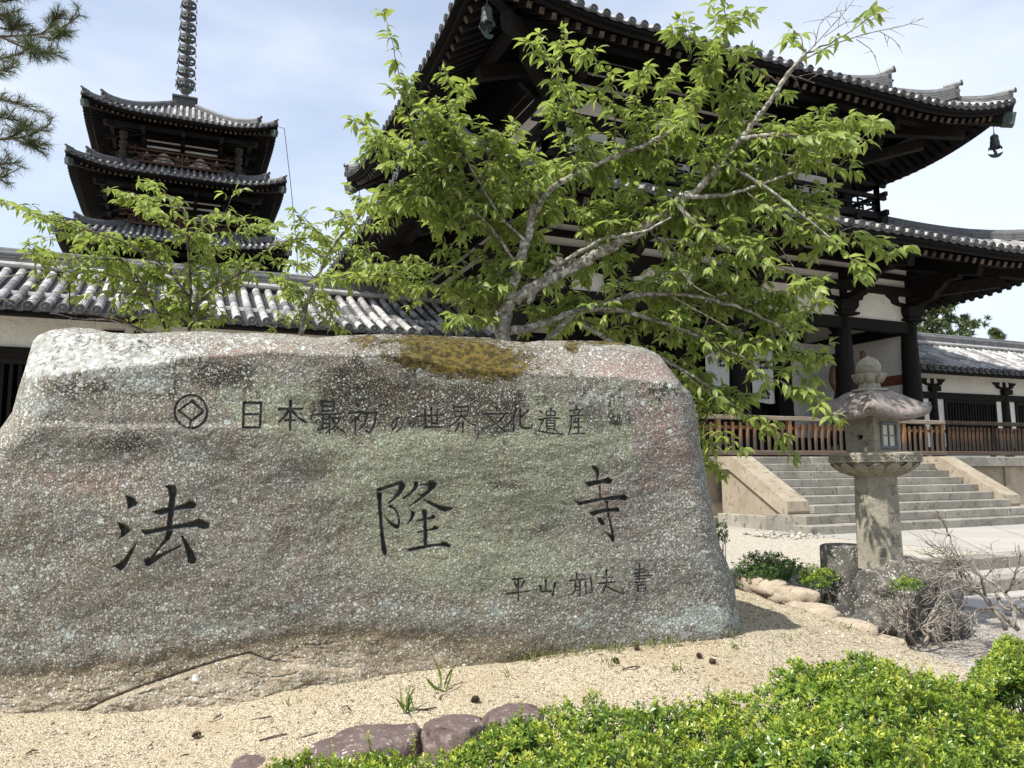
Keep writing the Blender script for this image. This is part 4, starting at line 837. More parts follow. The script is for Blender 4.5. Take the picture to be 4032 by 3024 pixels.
for j in range(8):
    a = j*math.pi/4; d = np.array([math.cos(a), math.sin(a), 0]); s_ = np.array([-d[1], d[0], 0]); c = np.array([LX, LY, 0])
    mb.loft([[c+d*(r+q)+s_*w*x+np.array([0, 0, z]) for x, q in ((-1, 0), (-.5, .008), (0, .012), (.5, .008), (1, 0), (0, -.02))] for r, w, z in ((.095, .02, 2.41), (.118, .042, 2.44), (.134, .044, 2.475), (.138, .012, 2.5))], True, True)
fin = mb.build('lotus_finial', M['lantern'], lan, True)
mb = MB(); mb.lathe([(.085, 2.497), (.098, 2.515), (.106, 2.55), (.104, 2.585), (.085, 2.62), (.05, 2.645), (.018, 2.66), (.004, 2.672)], 24, (LX, LY, 0)); mb.build('bud', M['lantern'], fin, True)
# ---------------------------------------------------------------- the inscribed boulder
TOPC = np.array([(130,1342),(150,1322),(200,1300),(292,1289),(365,1294),(437,1309),(516,1315),(686,1306),(820,1304),(911,1312),(1033,1310),(1154,1318),(1245,1330),(1344,1321),(1500,1315),(1648,1319),(1800,1324),(1927,1330),(2000,1342),(2073,1348),(2128,1341),(2255,1341),(2350,1342),(2438,1348),(2535,1369),(2565,1381),(2596,1397)], float)
BOTC = np.array([(-260,2960),(0,2905),(152,2885),(304,2868),(608,2825),(851,2800),(1154,2775),(1344,2755),(1587,2730),(1830,2690),(2073,2655),(2316,2630),(2688,2595),(2925,2570)], float)
LEFC = np.array([(130,1342),(121,1372),(97,1457),(73,1530),(48,1622),(0,1690),(-80,1770),(-150,1900),(-200,2150),(-235,2500),(-260,2960)], float)
RIGC = np.array([(2596,1397),(2632,1445),(2665,1488),(2690,1520),(2718,1545),(2737,1591),(2749,1676),(2755,1737),(2779,1847),(2788,1919),(2806,2016),(2831,2137),(2864,2216),(2888,2289),(2898,2356),(2912,2440),(2925,2570)], float)
def curve(C, n):
    d = np.concatenate([[0], np.cumsum(np.linalg.norm(np.diff(C, axis=0), axis=1))]); s = np.linspace(0, d[-1], n); return np.stack([np.interp(s, d, C[:, 0]), np.interp(s, d, C[:, 1])], 1)
NU, NV = 1150, 560
uu = np.linspace(0, 1, NU); vv = np.linspace(0, 1, NV)
T_, B_, L_, Rr = curve(TOPC, NU), curve(BOTC, NU), curve(LEFC, NV), curve(RIGC, NV)
Ug, Vg = np.meshgrid(uu, vv)
PXY = ((1-Vg)[..., None]*T_[None]+Vg[..., None]*B_[None]+(1-Ug)[..., None]*L_[:, None]+Ug[..., None]*Rr[:, None]
       -((1-Ug)*(1-Vg))[..., None]*TOPC[0]-(Ug*(1-Vg))[..., None]*TOPC[-1]-((1-Ug)*Vg)[..., None]*BOTC[0]-(Ug*Vg)[..., None]*BOTC[-1])
PXg, PYg = PXY[..., 0].ravel(), PXY[..., 1].ravel()
# strokes, traced as polygons / brush lines on the face
def Z(ox, oy, k, pts): return [(ox+k*x, oy+k*y) for x, y in pts]
A_ = lambda *p: ('p', Z(300, 1800, .5254, p)); B2 = lambda *p: ('p', Z(1400, 1800, .5254, p)); C_ = lambda *p: ('p', Z(2150, 1780, .651, p))
ch_big = [
 [A_((365,283),(400,290),(440,310),(470,345),(450,375),(385,392),(382,370),(385,340)), A_((305,482),(350,497),(385,515),(418,548),(395,575),(350,600),(318,615),(332,585),(335,550)),
  A_((460,630),(435,700),(400,770),(370,830),(335,857),(275,815),(310,800),(360,760),(410,690)), A_((663,210),(700,208),(745,212),(760,250),(750,320),(742,400),(725,480),(715,550),(680,550),(682,470),(690,380),(697,300),(690,250)),
  A_((568,408),(640,385),(690,376),(760,360),(820,345),(850,325),(880,330),(905,355),(890,385),(850,390),(790,395),(720,415),(640,437),(600,430)),
  A_((485,545),(560,540),(660,520),(780,500),(870,480),(920,458),(960,475),(1005,500),(995,540),(960,545),(900,525),(800,530),(700,548),(600,570),(520,587),(500,570)),
  A_((672,545),(725,550),(725,580),(700,620),(650,665),(610,710),(580,755),(545,760),(590,710),(640,640),(672,590)), A_((505,765),(540,750),(580,745),(640,720),(700,695),(770,660),(790,660),(780,675),(720,705),(660,740),(600,785),(545,822),(520,810)),
  A_((780,590),(800,590),(830,625),(860,680),(895,730),(908,770),(895,800),(860,805),(838,790),(830,740),(815,680),(800,630))],
 [B2((155,235),(165,265),(200,262),(197,350),(205,500),(220,620),(242,720),(238,758),(215,740),(195,700),(188,600),(175,450),(165,330),(160,280)),
  B2((155,235),(230,215),(300,190),(345,175),(375,200),(375,225),(350,270),(300,315),(245,355),(238,350),(290,295),(320,240),(325,210),(260,230),(200,250),(165,262)),
  B2((235,358),(270,360),(300,385),(328,430),(335,480),(325,535),(305,545),(270,520),(235,475),(212,435),(250,470),(290,500),(318,505),(320,460),(305,415),(280,390),(250,378)),
  B2((435,180),(465,185),(475,215),(455,245),(420,275),(380,305),(350,318),(350,305),(390,280),(430,240),(440,205)), B2((475,205),(540,192),(550,175),(590,175),(615,200),(600,230),(550,275),(500,310),(450,345),(400,376),(395,370),(450,325),(490,295),(470,282),(452,268),(485,280),(520,262),(540,235),(538,212),(480,215)),
  B2((505,312),(560,330),(610,350),(670,368),(740,378),(720,398),(670,414),(640,405),(600,380),(540,345)), B2((412,402),(450,410),(445,440),(420,480),(390,507),(388,495),(410,455),(415,425)),
  B2((495,393),(530,398),(538,430),(535,500),(543,580),(535,665),(512,665),(510,560),(508,470),(500,420)), B2((450,475),(500,462),(560,445),(580,430),(605,445),(590,465),(540,472),(470,485)),
  B2((455,560),(520,545),(580,530),(590,510),(625,525),(620,545),(560,552),(470,572)), B2((385,690),(460,668),(560,655),(640,645),(655,630),(690,640),(718,660),(710,683),(670,675),(600,668),(500,690),(400,710))],
 [C_((270,82),(300,82),(320,105),(322,135),(315,170),(303,165),(303,130),(285,105)), C_((233,182),(290,172),(340,165),(375,150),(405,170),(395,195),(340,192),(290,205),(255,213)), C_((317,200),(331,205),(336,280),(324,280)),
  C_((168,293),(205,300),(280,285),(380,270),(430,262),(475,252),(495,275),(485,298),(430,290),(340,295),(260,310),(200,325)), C_((345,290),(380,292),(378,340),(390,400),(405,460),(416,520),(414,552),(400,550),(385,520),(360,485),(390,498),(398,500),(385,440),(370,370),(362,320),(358,300)),
  C_((258,368),(300,352),(360,342),(420,335),(440,335),(452,365),(400,362),(340,368),(285,390)), C_((308,398),(330,395),(355,425),(360,445),(335,445),(318,425))]]
def lines(ox, oy, k, w, *paths): return [('l', Z(ox, oy, k, p), w*k) for p in paths]
D_ = lambda w, *p: lines(600, 1500, .7087, w, *p); E_ = lambda w, *p: lines(1500, 1500, .7087, w, *p); G_ = lambda w, *p: lines(1344, 2016, .6076, w, *p); H_ = lambda w, *p: lines(2150, 1780, .651, w, *p)
ring = [(215+90*math.cos(a), 172-92*math.sin(a)) for a in np.linspace(-1.45, 4.62, 30)]
ch_small = [
 D_(15, ring, [(222,112),(284,172),(218,222),(146,165),(222,112)], [(216,218),(209,262)]),
 D_(16, [(510,122),(505,262)], [(510,122),(606,122),(598,262)], [(512,186),(588,186)], [(505,260),(598,260)]),
 D_(15, [(705,158),(832,155)], [(768,112),(766,275)], [(760,162),(735,200),(705,228)], [(775,165),(810,205),(860,232)], [(742,218),(792,218)]),
 D_(13, [(942,112),(945,172)], [(942,115),(1012,117),(1008,170)], [(945,143),(1008,143)], [(945,168),(1008,168)], [(905,188),(1050,185)], [(950,192),(948,262)], [(985,192),(985,292)], [(950,214),(985,214)], [(950,238),(985,238)], [(922,272),(990,255)], [(1000,208),(1046,206),(1018,252),(965,290)], [(1004,218),(1032,264),(1068,288)]),
 D_(13, [(1136,128),(1148,146)], [(1095,180),(1172,172),(1140,205),(1100,236)], [(1130,205),(1130,300)], [(1142,212),(1160,228)], [(1168,184),(1246,176),(1236,240),(1206,292),(1186,276)], [(1198,182),(1182,240),(1150,272)]),
 E_(10, [(92,205),(86,248),(66,275),(60,242),(86,206),(114,202),(127,226),(114,260),(90,282)]),
 E_(12, [(200,198),(345,190)], [(246,165),(250,258)], [(281,150),(285,238)], [(316,160),(312,238)], [(285,236),(312,236)], [(246,258),(338,258)]),
 E_(11, [(405,145),(415,200)], [(405,147),(488,145),(480,197)], [(412,172),(484,170)], [(446,147),(448,198)], [(415,198),(482,196)], [(445,200),(418,230),(385,252)], [(455,200),(490,235),(526,250)], [(434,235),(430,262),(416,278)], [(456,232),(456,286)]),
 E_(12, [(640,148),(650,172)], [(570,187),(730,180)], [(690,186),(645,238),(560,270)], [(592,190),(640,245),(690,280)]),
 E_(12, [(752,160),(738,205),(712,238)], [(738,205),(740,282)], [(818,165),(772,212)], [(774,165),(775,248),(792,264),(838,262),(840,244)]),
 E_(9, [(885,168),(900,182)], [(878,215),(905,215),(888,250),(874,282)], [(878,278),(930,290),(1010,297)], [(918,170),(920,194),(968,192),(968,168),(918,170)], [(944,155),(945,210)], [(908,210),(996,207)], [(922,220),(922,266),(966,266),(966,220),(922,220)], [(922,236),(966,236)], [(922,252),(966,252)], [(932,268),(914,286)], [(958,268),(985,286)]),
 E_(9, [(1086,140),(1088,160)], [(1050,166),(1122,160)], [(1068,172),(1076,186)], [(1106,166),(1096,186)], [(1052,196),(1130,190)], [(1060,198),(1055,258),(1043,300)], [(1084,208),(1070,236)], [(1072,230),(1126,228)], [(1098,205),(1098,292)], [(1075,260),(1118,258)], [(1065,293),(1136,293)]),
 G_(13, [(1112,438),(1182,430)], [(1122,455),(1138,490)], [(1186,450),(1166,488)], [(1075,532),(1222,512)], [(1147,440),(1150,580)]),
 G_(13, [(1325,440),(1328,515)], [(1290,480),(1300,516),(1380,514)], [(1386,460),(1370,545)]),
 H_(10, [(185,733),(187,775)], [(142,779),(236,770)], [(180,785),(176,838),(160,862)], [(206,785),(206,876)], [(180,816),(206,814)], [(178,840),(206,838)], [(240,786),(243,862)], [(270,756),(281,852),(262,850)]),
 H_(10, [(345,761),(402,758)], [(318,796),(422,785)], [(366,715),(369,790),(345,850)], [(372,816),(420,842),(472,857)]),
 H_(8, [(566,680),(568,792)], [(540,713),(596,708),(598,724)], [(530,735),(600,727)], [(540,753),(645,745)], [(545,769),(602,765)], [(540,789),(612,785)], [(556,806),(556,842)], [(556,806),(604,804),(604,842)], [(556,824),(604,824)], [(556,842),(604,842)])]
def sd_poly(P, x, y):
    P = np.array(P); n = len(P); d = np.full(x.shape, 1e9); ins = np.zeros(x.shape, bool)
    for i in range(n):
        a, b = P[i], P[(i+1) % n]; e = b-a; t = np.clip(((x-a[0])*e[0]+(y-a[1])*e[1])/(e@e+1e-9), 0, 1); d = np.minimum(d, np.hypot(x-a[0]-e[0]*t, y-a[1]-e[1]*t))
        c = ((a[1] > y) != (b[1] > y)) & (x < (b[0]-a[0])*(y-a[1])/(b[1]-a[1]+1e-12)+a[0]); ins ^= c
    return np.where(ins, d, -d)
def sd_line(P, x, y, w):
    P = np.array(P); d = np.full(x.shape, 1e9); L = len(P)-1
    for i in range(L):
        a, b = P[i], P[i+1]; e = b-a; t = np.clip(((x-a[0])*e[0]+(y-a[1])*e[1])/(e@e+1e-9), 0, 1); s = (i+t)/L
        d = np.minimum(d, np.hypot(x-a[0]-e[0]*t, y-a[1]-e[1]*t)-w*.5*(1.12-.35*s+.3*(s-.5)**2))
    return -d
CHAR = np.zeros(len(PXg), int); SD = np.full(len(PXg), -1e9); allch = ch_big+ch_small
jit = 1.6*noise3(np.stack([PXg*.06, PYg*.06, PXg*0], 1))              # worn, slightly ragged stroke edges
for ci, strokes in enumerate(allch):
    pts = np.concatenate([np.array(s[1]) for s in strokes]); lo, hi = pts.min(0)-20, pts.max(0)+20
    idx = np.where((PXg > lo[0]) & (PXg < hi[0]) & (PYg > lo[1]) & (PYg < hi[1]))[0]; x, y = PXg[idx], PYg[idx]; sd = np.full(len(idx), -1e9)
    for s in strokes: sd = np.maximum(sd, sd_poly(s[1], x, y) if s[0] == 'p' else sd_line(s[1], x, y, s[2]))
    sd = sd+jit[idx]; better = sd > SD[idx]; SD[idx] = np.where(better, sd, SD[idx]); CHAR[idx[better]] = ci+1
PM = .0016                                                            # metres per photo pixel on the face
big = CHAR <= 3
carve = np.where(SD > 0, np.where(big, np.minimum(.052, SD*PM*3.0), np.minimum(.019, SD*PM*2.6)), 0.)
carve = np.where((CHAR == 0), 0, carve)
# relief of the face
nh = np.array([-math.sin(R_(15)), -math.cos(R_(15)), 0]); NRM = nh*math.cos(R_(7))+np.array([0, 0, -1])*math.sin(R_(7))
P0 = at(1344, 2000, 4.85)
rd = np.stack([FW[k]+RT[k]*(PXg-CX)/F_PX-UP[k]*(PYg-CY)/F_PX for k in range(3)], 1)
Ps = np.stack([PXg, PYg, 0*PXg], 1)/1000.
ybev = np.interp(PXg, [-200, 100, 300, 600, 900, 1200, 1500, 1700, 1900, 2100, 2300, 2500, 2700], [1480, 1490, 1470, 1440, 1415, 1400, 1400, 1440, 1470, 1475, 1490, 1500, 1530])+22*noise3(Ps*np.array([4, 4, 4]))
bev = np.clip((ybev-PYg), 0, 1e9); off = -1.15*PM*np.sqrt(bev*bev+(bev > 0)*0)*sst(0, 30, bev)
ytop = np.interp(PXg, TOPC[:, 0], TOPC[:, 1]); off -= .13*sst(28, 0, PYg-ytop)
uR = np.interp(PYg, RIGC[:, 1], RIGC[:, 0])-PXg; uL = PXg-np.interp(PYg, LEFC[:, 1], LEFC[:, 0])
for w_, dd, e in ((70, .16, uR), (150, .26, uL)): q = np.clip(e/w_, 0, 1); off -= dd*(1-np.sqrt(np.clip(1-(1-q)**2, 0, 1)))
yb = np.interp(PXg, [-260, 0, 300, 600, 900, 1200, 1350, 1600, 2000, 2400, 2900], [2640, 2625, 2590, 2570, 2520, 2470, 2455, 2470, 2490, 2520, 2520])+26*fbm(Ps, 6, 4)
foot = np.clip((PYg-yb)/260., 0, 1.4); off += np.where(PXg < 1500, 1, sst(2100, 1500, PXg))*(-.028*sst(-.05, .22, foot)+.11*foot**1.3)
cl = [(300,2815),(420,2755),(560,2700),(680,2660),(800,2620),(900,2590),(985,2570)]; c2 = [(985,2570),(1040,2595),(1090,2607)]   # long crack in the brown foot
crk = np.maximum(sd_line(cl, PXg, PYg, 9), sd_line(c2, PXg, PYg, 8))+3*noise3(Ps*40); off -= .022*sst(-2, 5, crk)
side = np.zeros(len(PXg)); ycr = np.interp(PXg, [300, 420, 560, 680, 800, 900, 985, 1100, 1500], [2815, 2755, 2700, 2660, 2620, 2590, 2570, 2607, 2640]); off += .045*sst(0, 25, PYg-ycr)*sst(280, 420, PXg)*sst(1500, 1100, PXg)
led = .018*sst(-14, 14, PYg-(1668+.01*PXg+25*noise3(Ps*3)))*sst(1500, 500, PXg)*sst(1830, 1700, PYg)       # shallow horizontal ledge at left
off += led+.030*fbm(Ps*np.array([1, 1.3, 1]), 2.0, 2)+.0045*fbm(Ps*np.array([1, 1.8, 1]), 9, 3)+.0016*fbm(Ps, 40, 3)+.0016*noise3(Ps*np.array([130, 150, 1]))
off += .012*fbm(Ps, 14, 4)*sst(0, 120, bev)+.014*fbm(Ps*np.array([.8, 1.7, 1]), 5, 4)*sst(.1, .5, foot)
dent = np.exp(-(((PXg-1260)/110)**2+((PYg-1880)/60)**2)); off -= .03*dent
ftm = sst(.1, .35, foot)*sst(1700, 1200, PXg); off -= .007*sst(.16, .0, np.abs(fbm(Ps*np.array([.8, 2.2, 1]), 4.5, 4)))*ftm+.004*sst(.12, 0, np.abs(fbm(Ps*np.array([1, 2.5, 1])+5.1, 11, 3)))*ftm
off = off-carve
s_ = ((P0-EYE)@NRM+off)/(rd@NRM); V = EYE+rd*s_[:, None]
# closed body: rings run back from the outline
ring_i = np.concatenate([np.arange(NU), np.arange(1, NV)*NU+NU-1, (NV-1)*NU+np.arange(NU-2, -1, -1), np.arange(NV-2, 0, -1)*NU])
rb_ = V[ring_i]; cen = V.mean(0); back = []
for d_, k_ in ((.18, .99), (.45, .97), (.75, .90), (.95, .74), (1.02, .5)):
    r = rb_-nh*d_; r = cen-nh*d_+(r-cen+nh*d_)*np.array([k_, k_, k_ if k_ > .8 else k_]); r = r+.03*fbm(r, 2.5, 3)[:, None]; back.append(r)
nr = len(ring_i); base = len(V); VV = np.concatenate([V]+back+[(cen-nh*1.03)[None]]); F4 = gridf(NV, NU); F4 = F4[:, ::-1]
chq = CHAR.copy(); chq[SD <= 0] = 0; fc = chq[F4]; fchar = np.where((fc > 0).sum(1) >= 2, fc.max(1), 0)
bol = thing('inscribed_boulder', 'huge flat faced lichen covered boulder carved with a row of large characters', 'boulder', tuple(P0*np.array([1, 1, 0])))
F4b = F4[fchar == 0]; RF = []
prev = ring_i
for i in range(len(back)):
    cur = base+i*nr+np.arange(nr); a, b = prev, np.roll(prev, -1); c, d = np.roll(cur, -1), cur; RF.append(np.stack([a, b, c, d], 1)); prev = cur
last = base+len(back)*nr; tri = np.stack([prev, np.roll(prev, -1), np.full(nr, last), np.full(nr, last)], 1)
faces = [f for f in np.concatenate([F4b]+RF)]
allq = np.concatenate([F4b]+RF)
# masks of what grows and stains where (real colour, but shelf holds painted light)
def blob(cx, cy, rx, ry): return np.exp(-((PXg-cx)/rx)**2-((PYg-cy)/ry)**2)
nA, nB, nC = fbm(Ps, 5, 4), fbm(Ps+3.3, 11, 4), fbm(Ps*np.array([1, .45, 1])+7.7, 14, 4)
lich = np.clip(1.15*blob(260, 1380, 330, 120)+.8*blob(650, 1390, 380, 75)+.7*blob(1060, 1340, 300, 45)+.5*blob(330, 1560, 330, 110)+.30*blob(1900, 1370, 300, 40)+.45*blob(120, 1440, 80, 160)+.35*blob(2440, 1430, 150, 70), 0, 1.2)
speck = np.clip(.45+.5*sst(1500, 600, PXg)+.35*sst(2350, 2750, PXg)-.35*blob(1750, 1900, 550, 420), 0, 1)
moss = np.clip(1.3*blob(1800, 1395, 340, 75)+.6*blob(1900, 1460, 230, 40)+.55*blob(1650, 1330, 250, 25)+.95*blob(2400, 1350, 170, 15)+.8*blob(2250, 1370, 26, 26)+.55*blob(2240, 1470, 25, 25)+.5*blob(330, 1480, 150, 25)+.5*blob(1420, 1340, 60, 30)+.4*blob(330, 1420, 40, 30)+.35*blob(1990, 1500, 160, 60), 0, 1.3)
stain = np.clip(.9*blob(1420, 1540, 150, 110)+.8*blob(1350, 1640, 120, 70)+.7*blob(870, 1480, 170, 60)+.7*blob(300, 1525, 170, 40)+.8*blob(1650, 1640, 160, 50)+.9*blob(1960, 1640, 120, 80)+.65*blob(1750, 1560, 300, 60)+.55*blob(470, 1755, 200, 40)+.5*blob(1990, 1910, 120, 30)+.35*blob(2350, 1640, 200, 90)+.5*sst(0.35, .8, nC)*sst(2000, 1450, PYg), 0, 1.2)
green = np.clip(.9*blob(1700, 1850, 450, 330)+.8*blob(1900, 1720, 420, 120)+.6*blob(1250, 1620, 250, 120)+.6*blob(2150, 1800, 240, 200)+.45*blob(2000, 2250, 600, 170)+.55*blob(950, 1560, 160, 100)+.5*blob(2500, 1650, 150, 200)*(nC > .1), 0, 1)
pale = np.clip(.8*blob(590, 1480, 150, 90)+.7*blob(160, 1600, 120, 60)+.8*blob(750, 1790, 60, 70)+.5*blob(930, 1570, 140, 60)+.7*blob(2330, 1580, 60, 90)*(nC > 0)+.6*np.exp(-((PYg-(yb-70+30*nB))/55)**2)*sst(-.4, .5, nA+.2)+.5*blob(2800, 2280, 110, 180)+.35*blob(2600, 2120, 150, 120), 0, 1)
pink = np.clip(.7*blob(2450, 1440, 230, 60)+.6*blob(2600, 1700, 180, 220)+.55*blob(350, 1900, 300, 60)+.5*blob(1000, 1370, 400, 50)+.4*blob(2300, 1950, 250, 120), 0, 1)
brown = sst(-.06, .16, foot+.06*nB)*np.where(PXg < 2000, 1, sst(2500, 2000, PXg)*.8)
shelf = sst(.28, .6, foot+.1*nA)  # lower foot turned sunlit tan, the light put into its colour
def pad(a): return np.concatenate([a, np.repeat(np.array([a[ring_i]]), len(back), 0).ravel(), [0]])
att = {'m1': np.stack([pad(lich), pad(moss), pad(stain)], 1), 'm2': np.stack([pad(green), pad(pale), pad(pink)], 1), 'm3': np.stack([pad(brown), pad(speck), pad(shelf)], 1)}
t = MT('lichened_boulder_face'); m1, m2, m3 = t.attr('m1', 1), t.attr('m2', 1), t.attr('m3', 1)
fn = t.noise(75, 4, .65); md = t.noise(26, 5, .65); lg = t.noise(7, 5, .6); vs = t.mapp((1, 1, .35)); stz = t.noise(12, 5, .65, vs)
def thr(mask, nz, a, b): return t.rng(t.math('ADD', mask, t.math('MULTIPLY', t.math('SUBTRACT', nz, .5), 1.5)), a, b)
c = t.mix(t.rng(md, .35, .65), (.15,.140,.120), (.26,.245,.215))
c = t.mix(t.rng(lg, .40, .65, 0, .5), c, (.15,.125,.105))
c = t.mix(t.math('MULTIPLY', thr(m2[2], lg, .15, .65), .9), c, (.235,.165,.145))
c = t.mix(t.math('MULTIPLY', thr(m2[0], md, .22, .62), .92), c, (.25,.275,.185))
c = t.mix(t.math('MULTIPLY', thr(m1[2], t.math('MULTIPLY', t.math('ADD', stz, md), .5), .20, .55), .95), c, (.035,.031,.026))
c = t.mix(t.math('MULTIPLY', thr(m2[1], t.math('MULTIPLY', t.math('ADD', stz, md), .5), .40, .65), .75), c, (.29,.335,.31))
c = t.mix(t.rng(t.noise(16, 6, .7, t.mapp((1, 1, .22))), .58, .68, 0, .5), c, (.30,.335,.31)); c = t.mix(t.rng(t.noise(13, 6, .7, t.mapp((1.1, 1, .25))), .60, .72, 0, .6), c, (.06,.055,.048))
c = t.mix(m3[0], c, t.mix(t.rng(t.noise(9, 6, .65, t.mapp((1, 1, 1.5))), .35, .65), (.15,.115,.075), (.25,.20,.135)))
c = t.mix(t.math('MULTIPLY', m3[2], .8), c, t.mix(t.rng(t.noise(14, 6, .65, t.mapp((1, 1, 1.7))), .4, .65), (.36,.30,.22), (.25,.195,.13)))
c = t.mix(t.rng(fn, .36, .53, .55, 0), c, (.032,.029,.025)); c = t.mix(t.rng(t.noise(170, 2, .6), .38, .52, .42, 0), c, (.04,.037,.032))                                           # dark pits between grains
c = t.mix(t.rng(t.noise(110, 2, .5), .55, .66, 0, .75), c, (.42,.41,.36))
for sc, sz, am, colr in ((34, .24, .15, (.46,.50,.47)), (62, .28, .30, (.50,.53,.49)), (95, .34, .28, (.48,.50,.46)), (16, .22, .08, (.46,.50,.47))):
    d = t.voro(sc, 'F1'); v = t.n('ShaderNodeSeparateXYZ'); t.l(t.voro(sc, 'F1', out=1), v.inputs[0])
    dens = t.math('MULTIPLY', t.math('SUBTRACT', m3[1], t.math('MULTIPLY', m3[0], .75)), am)
    dens = t.math('MULTIPLY', dens, t.rng(t.noise(3.2, 3, .6), .38, .62, .25, 1.7))
    on = t.math('LESS_THAN', v.outputs[0], dens); rr = t.math('ADD', t.math('MULTIPLY', v.outputs[1], sz), .10); blobm = t.math('LESS_THAN', t.math('ADD', d, t.math('MULTIPLY', t.math('SUBTRACT', fn, .5), .7)), rr)
    c = t.mix(t.math('MULTIPLY', t.math('MULTIPLY', on, blobm), .88), c, colr)
pm = t.rng(t.math('ADD', t.math('MULTIPLY', m2[1], .24), t.math('MULTIPLY', t.math('ADD', t.noise(24, 5, .65, t.mapp((1, 1, .6))), t.rng(t.voro(36, 'F1'), .55, .15)), .5)), .66, .74); c = t.mix(t.math('MULTIPLY', pm, .85), c, (.40,.45,.43))
lm = t.rng(t.math('ADD', t.math('MULTIPLY', m1[0], .168), t.math('MULTIPLY', t.math('ADD', t.noise(11, 7, .72, None, .8), t.noise(34, 5, .6)), .5)), .655, .675); lc = t.mix(t.rng(t.math('ADD', t.voro(28, 'F1'), t.math('MULTIPLY', fn, .4)), .35, .75), (.62,.64,.60), (.30,.31,.29))
c = t.mix(t.math('MULTIPLY', lm, .9), c, lc)
mm = t.rng(t.math('ADD', t.math('MULTIPLY', m1[1], .25), t.math('MULTIPLY', t.math('ADD', t.noise(16, 6, .72), fn), .5)), .66, .72); mc = t.mix(t.rng(md, .4, .62), (.035,.028,.011), (.12,.090,.022)); c = t.mix(mm, c, mc)
t.col(c).rough(.95); t.p.inputs['Specular IOR Level'].default_value = .15
t.bump(md, .3, .008); t.bump(fn, .75, .006); t.bump(t.math('ADD', lm, mm), .6, .006)
M['boulder'] = t.m
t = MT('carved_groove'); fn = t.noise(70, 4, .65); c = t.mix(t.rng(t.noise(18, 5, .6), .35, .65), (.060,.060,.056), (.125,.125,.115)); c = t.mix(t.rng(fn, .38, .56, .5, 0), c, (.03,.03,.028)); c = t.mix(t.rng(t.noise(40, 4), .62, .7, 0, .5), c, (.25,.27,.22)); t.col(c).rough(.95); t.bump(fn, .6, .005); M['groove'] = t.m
face_o = link_mesh('stone_body', VV, allq, M['boulder'], bol, True, attrs=att)
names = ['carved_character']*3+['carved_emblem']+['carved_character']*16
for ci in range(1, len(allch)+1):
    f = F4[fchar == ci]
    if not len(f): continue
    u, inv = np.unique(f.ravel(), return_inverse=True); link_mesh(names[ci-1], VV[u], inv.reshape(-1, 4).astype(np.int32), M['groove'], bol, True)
# ---------------------------------------------------------------- foliage
def unit(v): return v/(np.linalg.norm(v, axis=-1, keepdims=True)+1e-9)
LT = np.array([(0,0,0),(.3,0,.0),(.62,0,-.08),(.86,0,-.19),(1,0,-.30), (.16,-.62,.05),(.46,-1,.03),(.78,-.52,-.11), (.16,.62,.05),(.46,1,.03),(.78,.52,-.11)])
LF = [(0,1,5),(1,6,5),(1,2,6),(2,7,6),(2,3,7),(3,4,7),(0,8,1),(1,8,9),(1,9,2),(2,9,10),(2,10,3),(3,10,4)]
LT2 = np.array([(0,0,0),(.5,0,-.02),(1,0,-.06),(.5,-1,.06),(.5,1,.06)]); LF2 = [(0,1,3),(1,2,3),(0,4,1),(1,4,2)]
def leafmesh(name, P, A, U, L, W, rnd, mat, parent, small=False):
    T, F = (LT2, LF2) if small else (LT, LF)
    P, A, U = np.asarray(P, float), unit(np.asarray(A, float)), np.asarray(U, float); S = unit(np.cross(A, U)); U = np.cross(S, A); L = np.asarray(L)[:, None, None]; W = np.asarray(W)[:, None, None]
    V = P[:, None]+A[:, None]*T[None, :, 0:1]*L+S[:, None]*T[None, :, 1:2]*W*.5+U[:, None]*T[None, :, 2:3]*L
    n, k = len(P), len(T); Fc = (np.array(F)[None]+np.arange(n)[:, None, None]*k).reshape(-1, 3)
    return link_mesh(name, V.reshape(-1, 3), Fc.astype(np.int32), mat, parent, not small, rnd=np.repeat(np.asarray(rnd), len(F)))
def leafmat(name, cols, tr, rough=.45, spec=.4, trans=.45, vein=False):
    t = MT(name); a = t.attr('rnd'); r = t.n('ShaderNodeValToRGB'); t.l(a, r.inputs[0]); e = r.color_ramp.elements
    while len(e) < len(cols): e.new(.5)
    for i, c in enumerate(cols): e[i].position = i/(len(cols)-1); e[i].color = tuple(c)+(1,)
    c = t.mix(t.rng(t.noise(25, 3), .35, .7, 0, .35), r.outputs[0], tuple(q*.6 for q in cols[0])); t.col(c).rough(rough); t.p.inputs['Specular IOR Level'].default_value = spec
    tl = t.n('ShaderNodeBsdfTranslucent'); m = t.mix(.55, c, tr); t.l(m, tl.inputs[0]); mx = t.n('ShaderNodeMixShader'); mx.inputs[0].default_value = trans
    t.l(t.p.outputs[0], mx.inputs[1]); t.l(tl.outputs[0], mx.inputs[2]); t.l(mx.outputs[0], t.out.inputs[0]); return t.m
M['cherry_leaf'] = leafmat('cherry_leaf', [(.12,.18,.04), (.20,.275,.068), (.27,.34,.09), (.35,.40,.115)], (.48,.58,.10))
M['shrub_leaf'] = leafmat('box_leaf', [(.030,.075,.014), (.085,.17,.022), (.27,.36,.04), (.48,.50,.07)], (.35,.45,.04), .32, .5, .28)
M['dark_shrub_leaf'] = leafmat('dark_shrub_leaf', [(.018,.045,.012), (.04,.085,.018), (.075,.14,.025), (.12,.19,.03)], (.2,.3,.03), .35, .5, .25)
M['needle'] = leafmat('pine_needle', [(.030,.050,.020), (.055,.085,.030), (.085,.115,.035), (.12,.14,.045)], (.18,.22,.06), .45, .4, .2)
M['grass_blade'] = leafmat('grass_blade', [(.05,.10,.02), (.12,.20,.035), (.22,.27,.07), (.38,.33,.16)], (.3,.4,.06), .5, .3, .3)
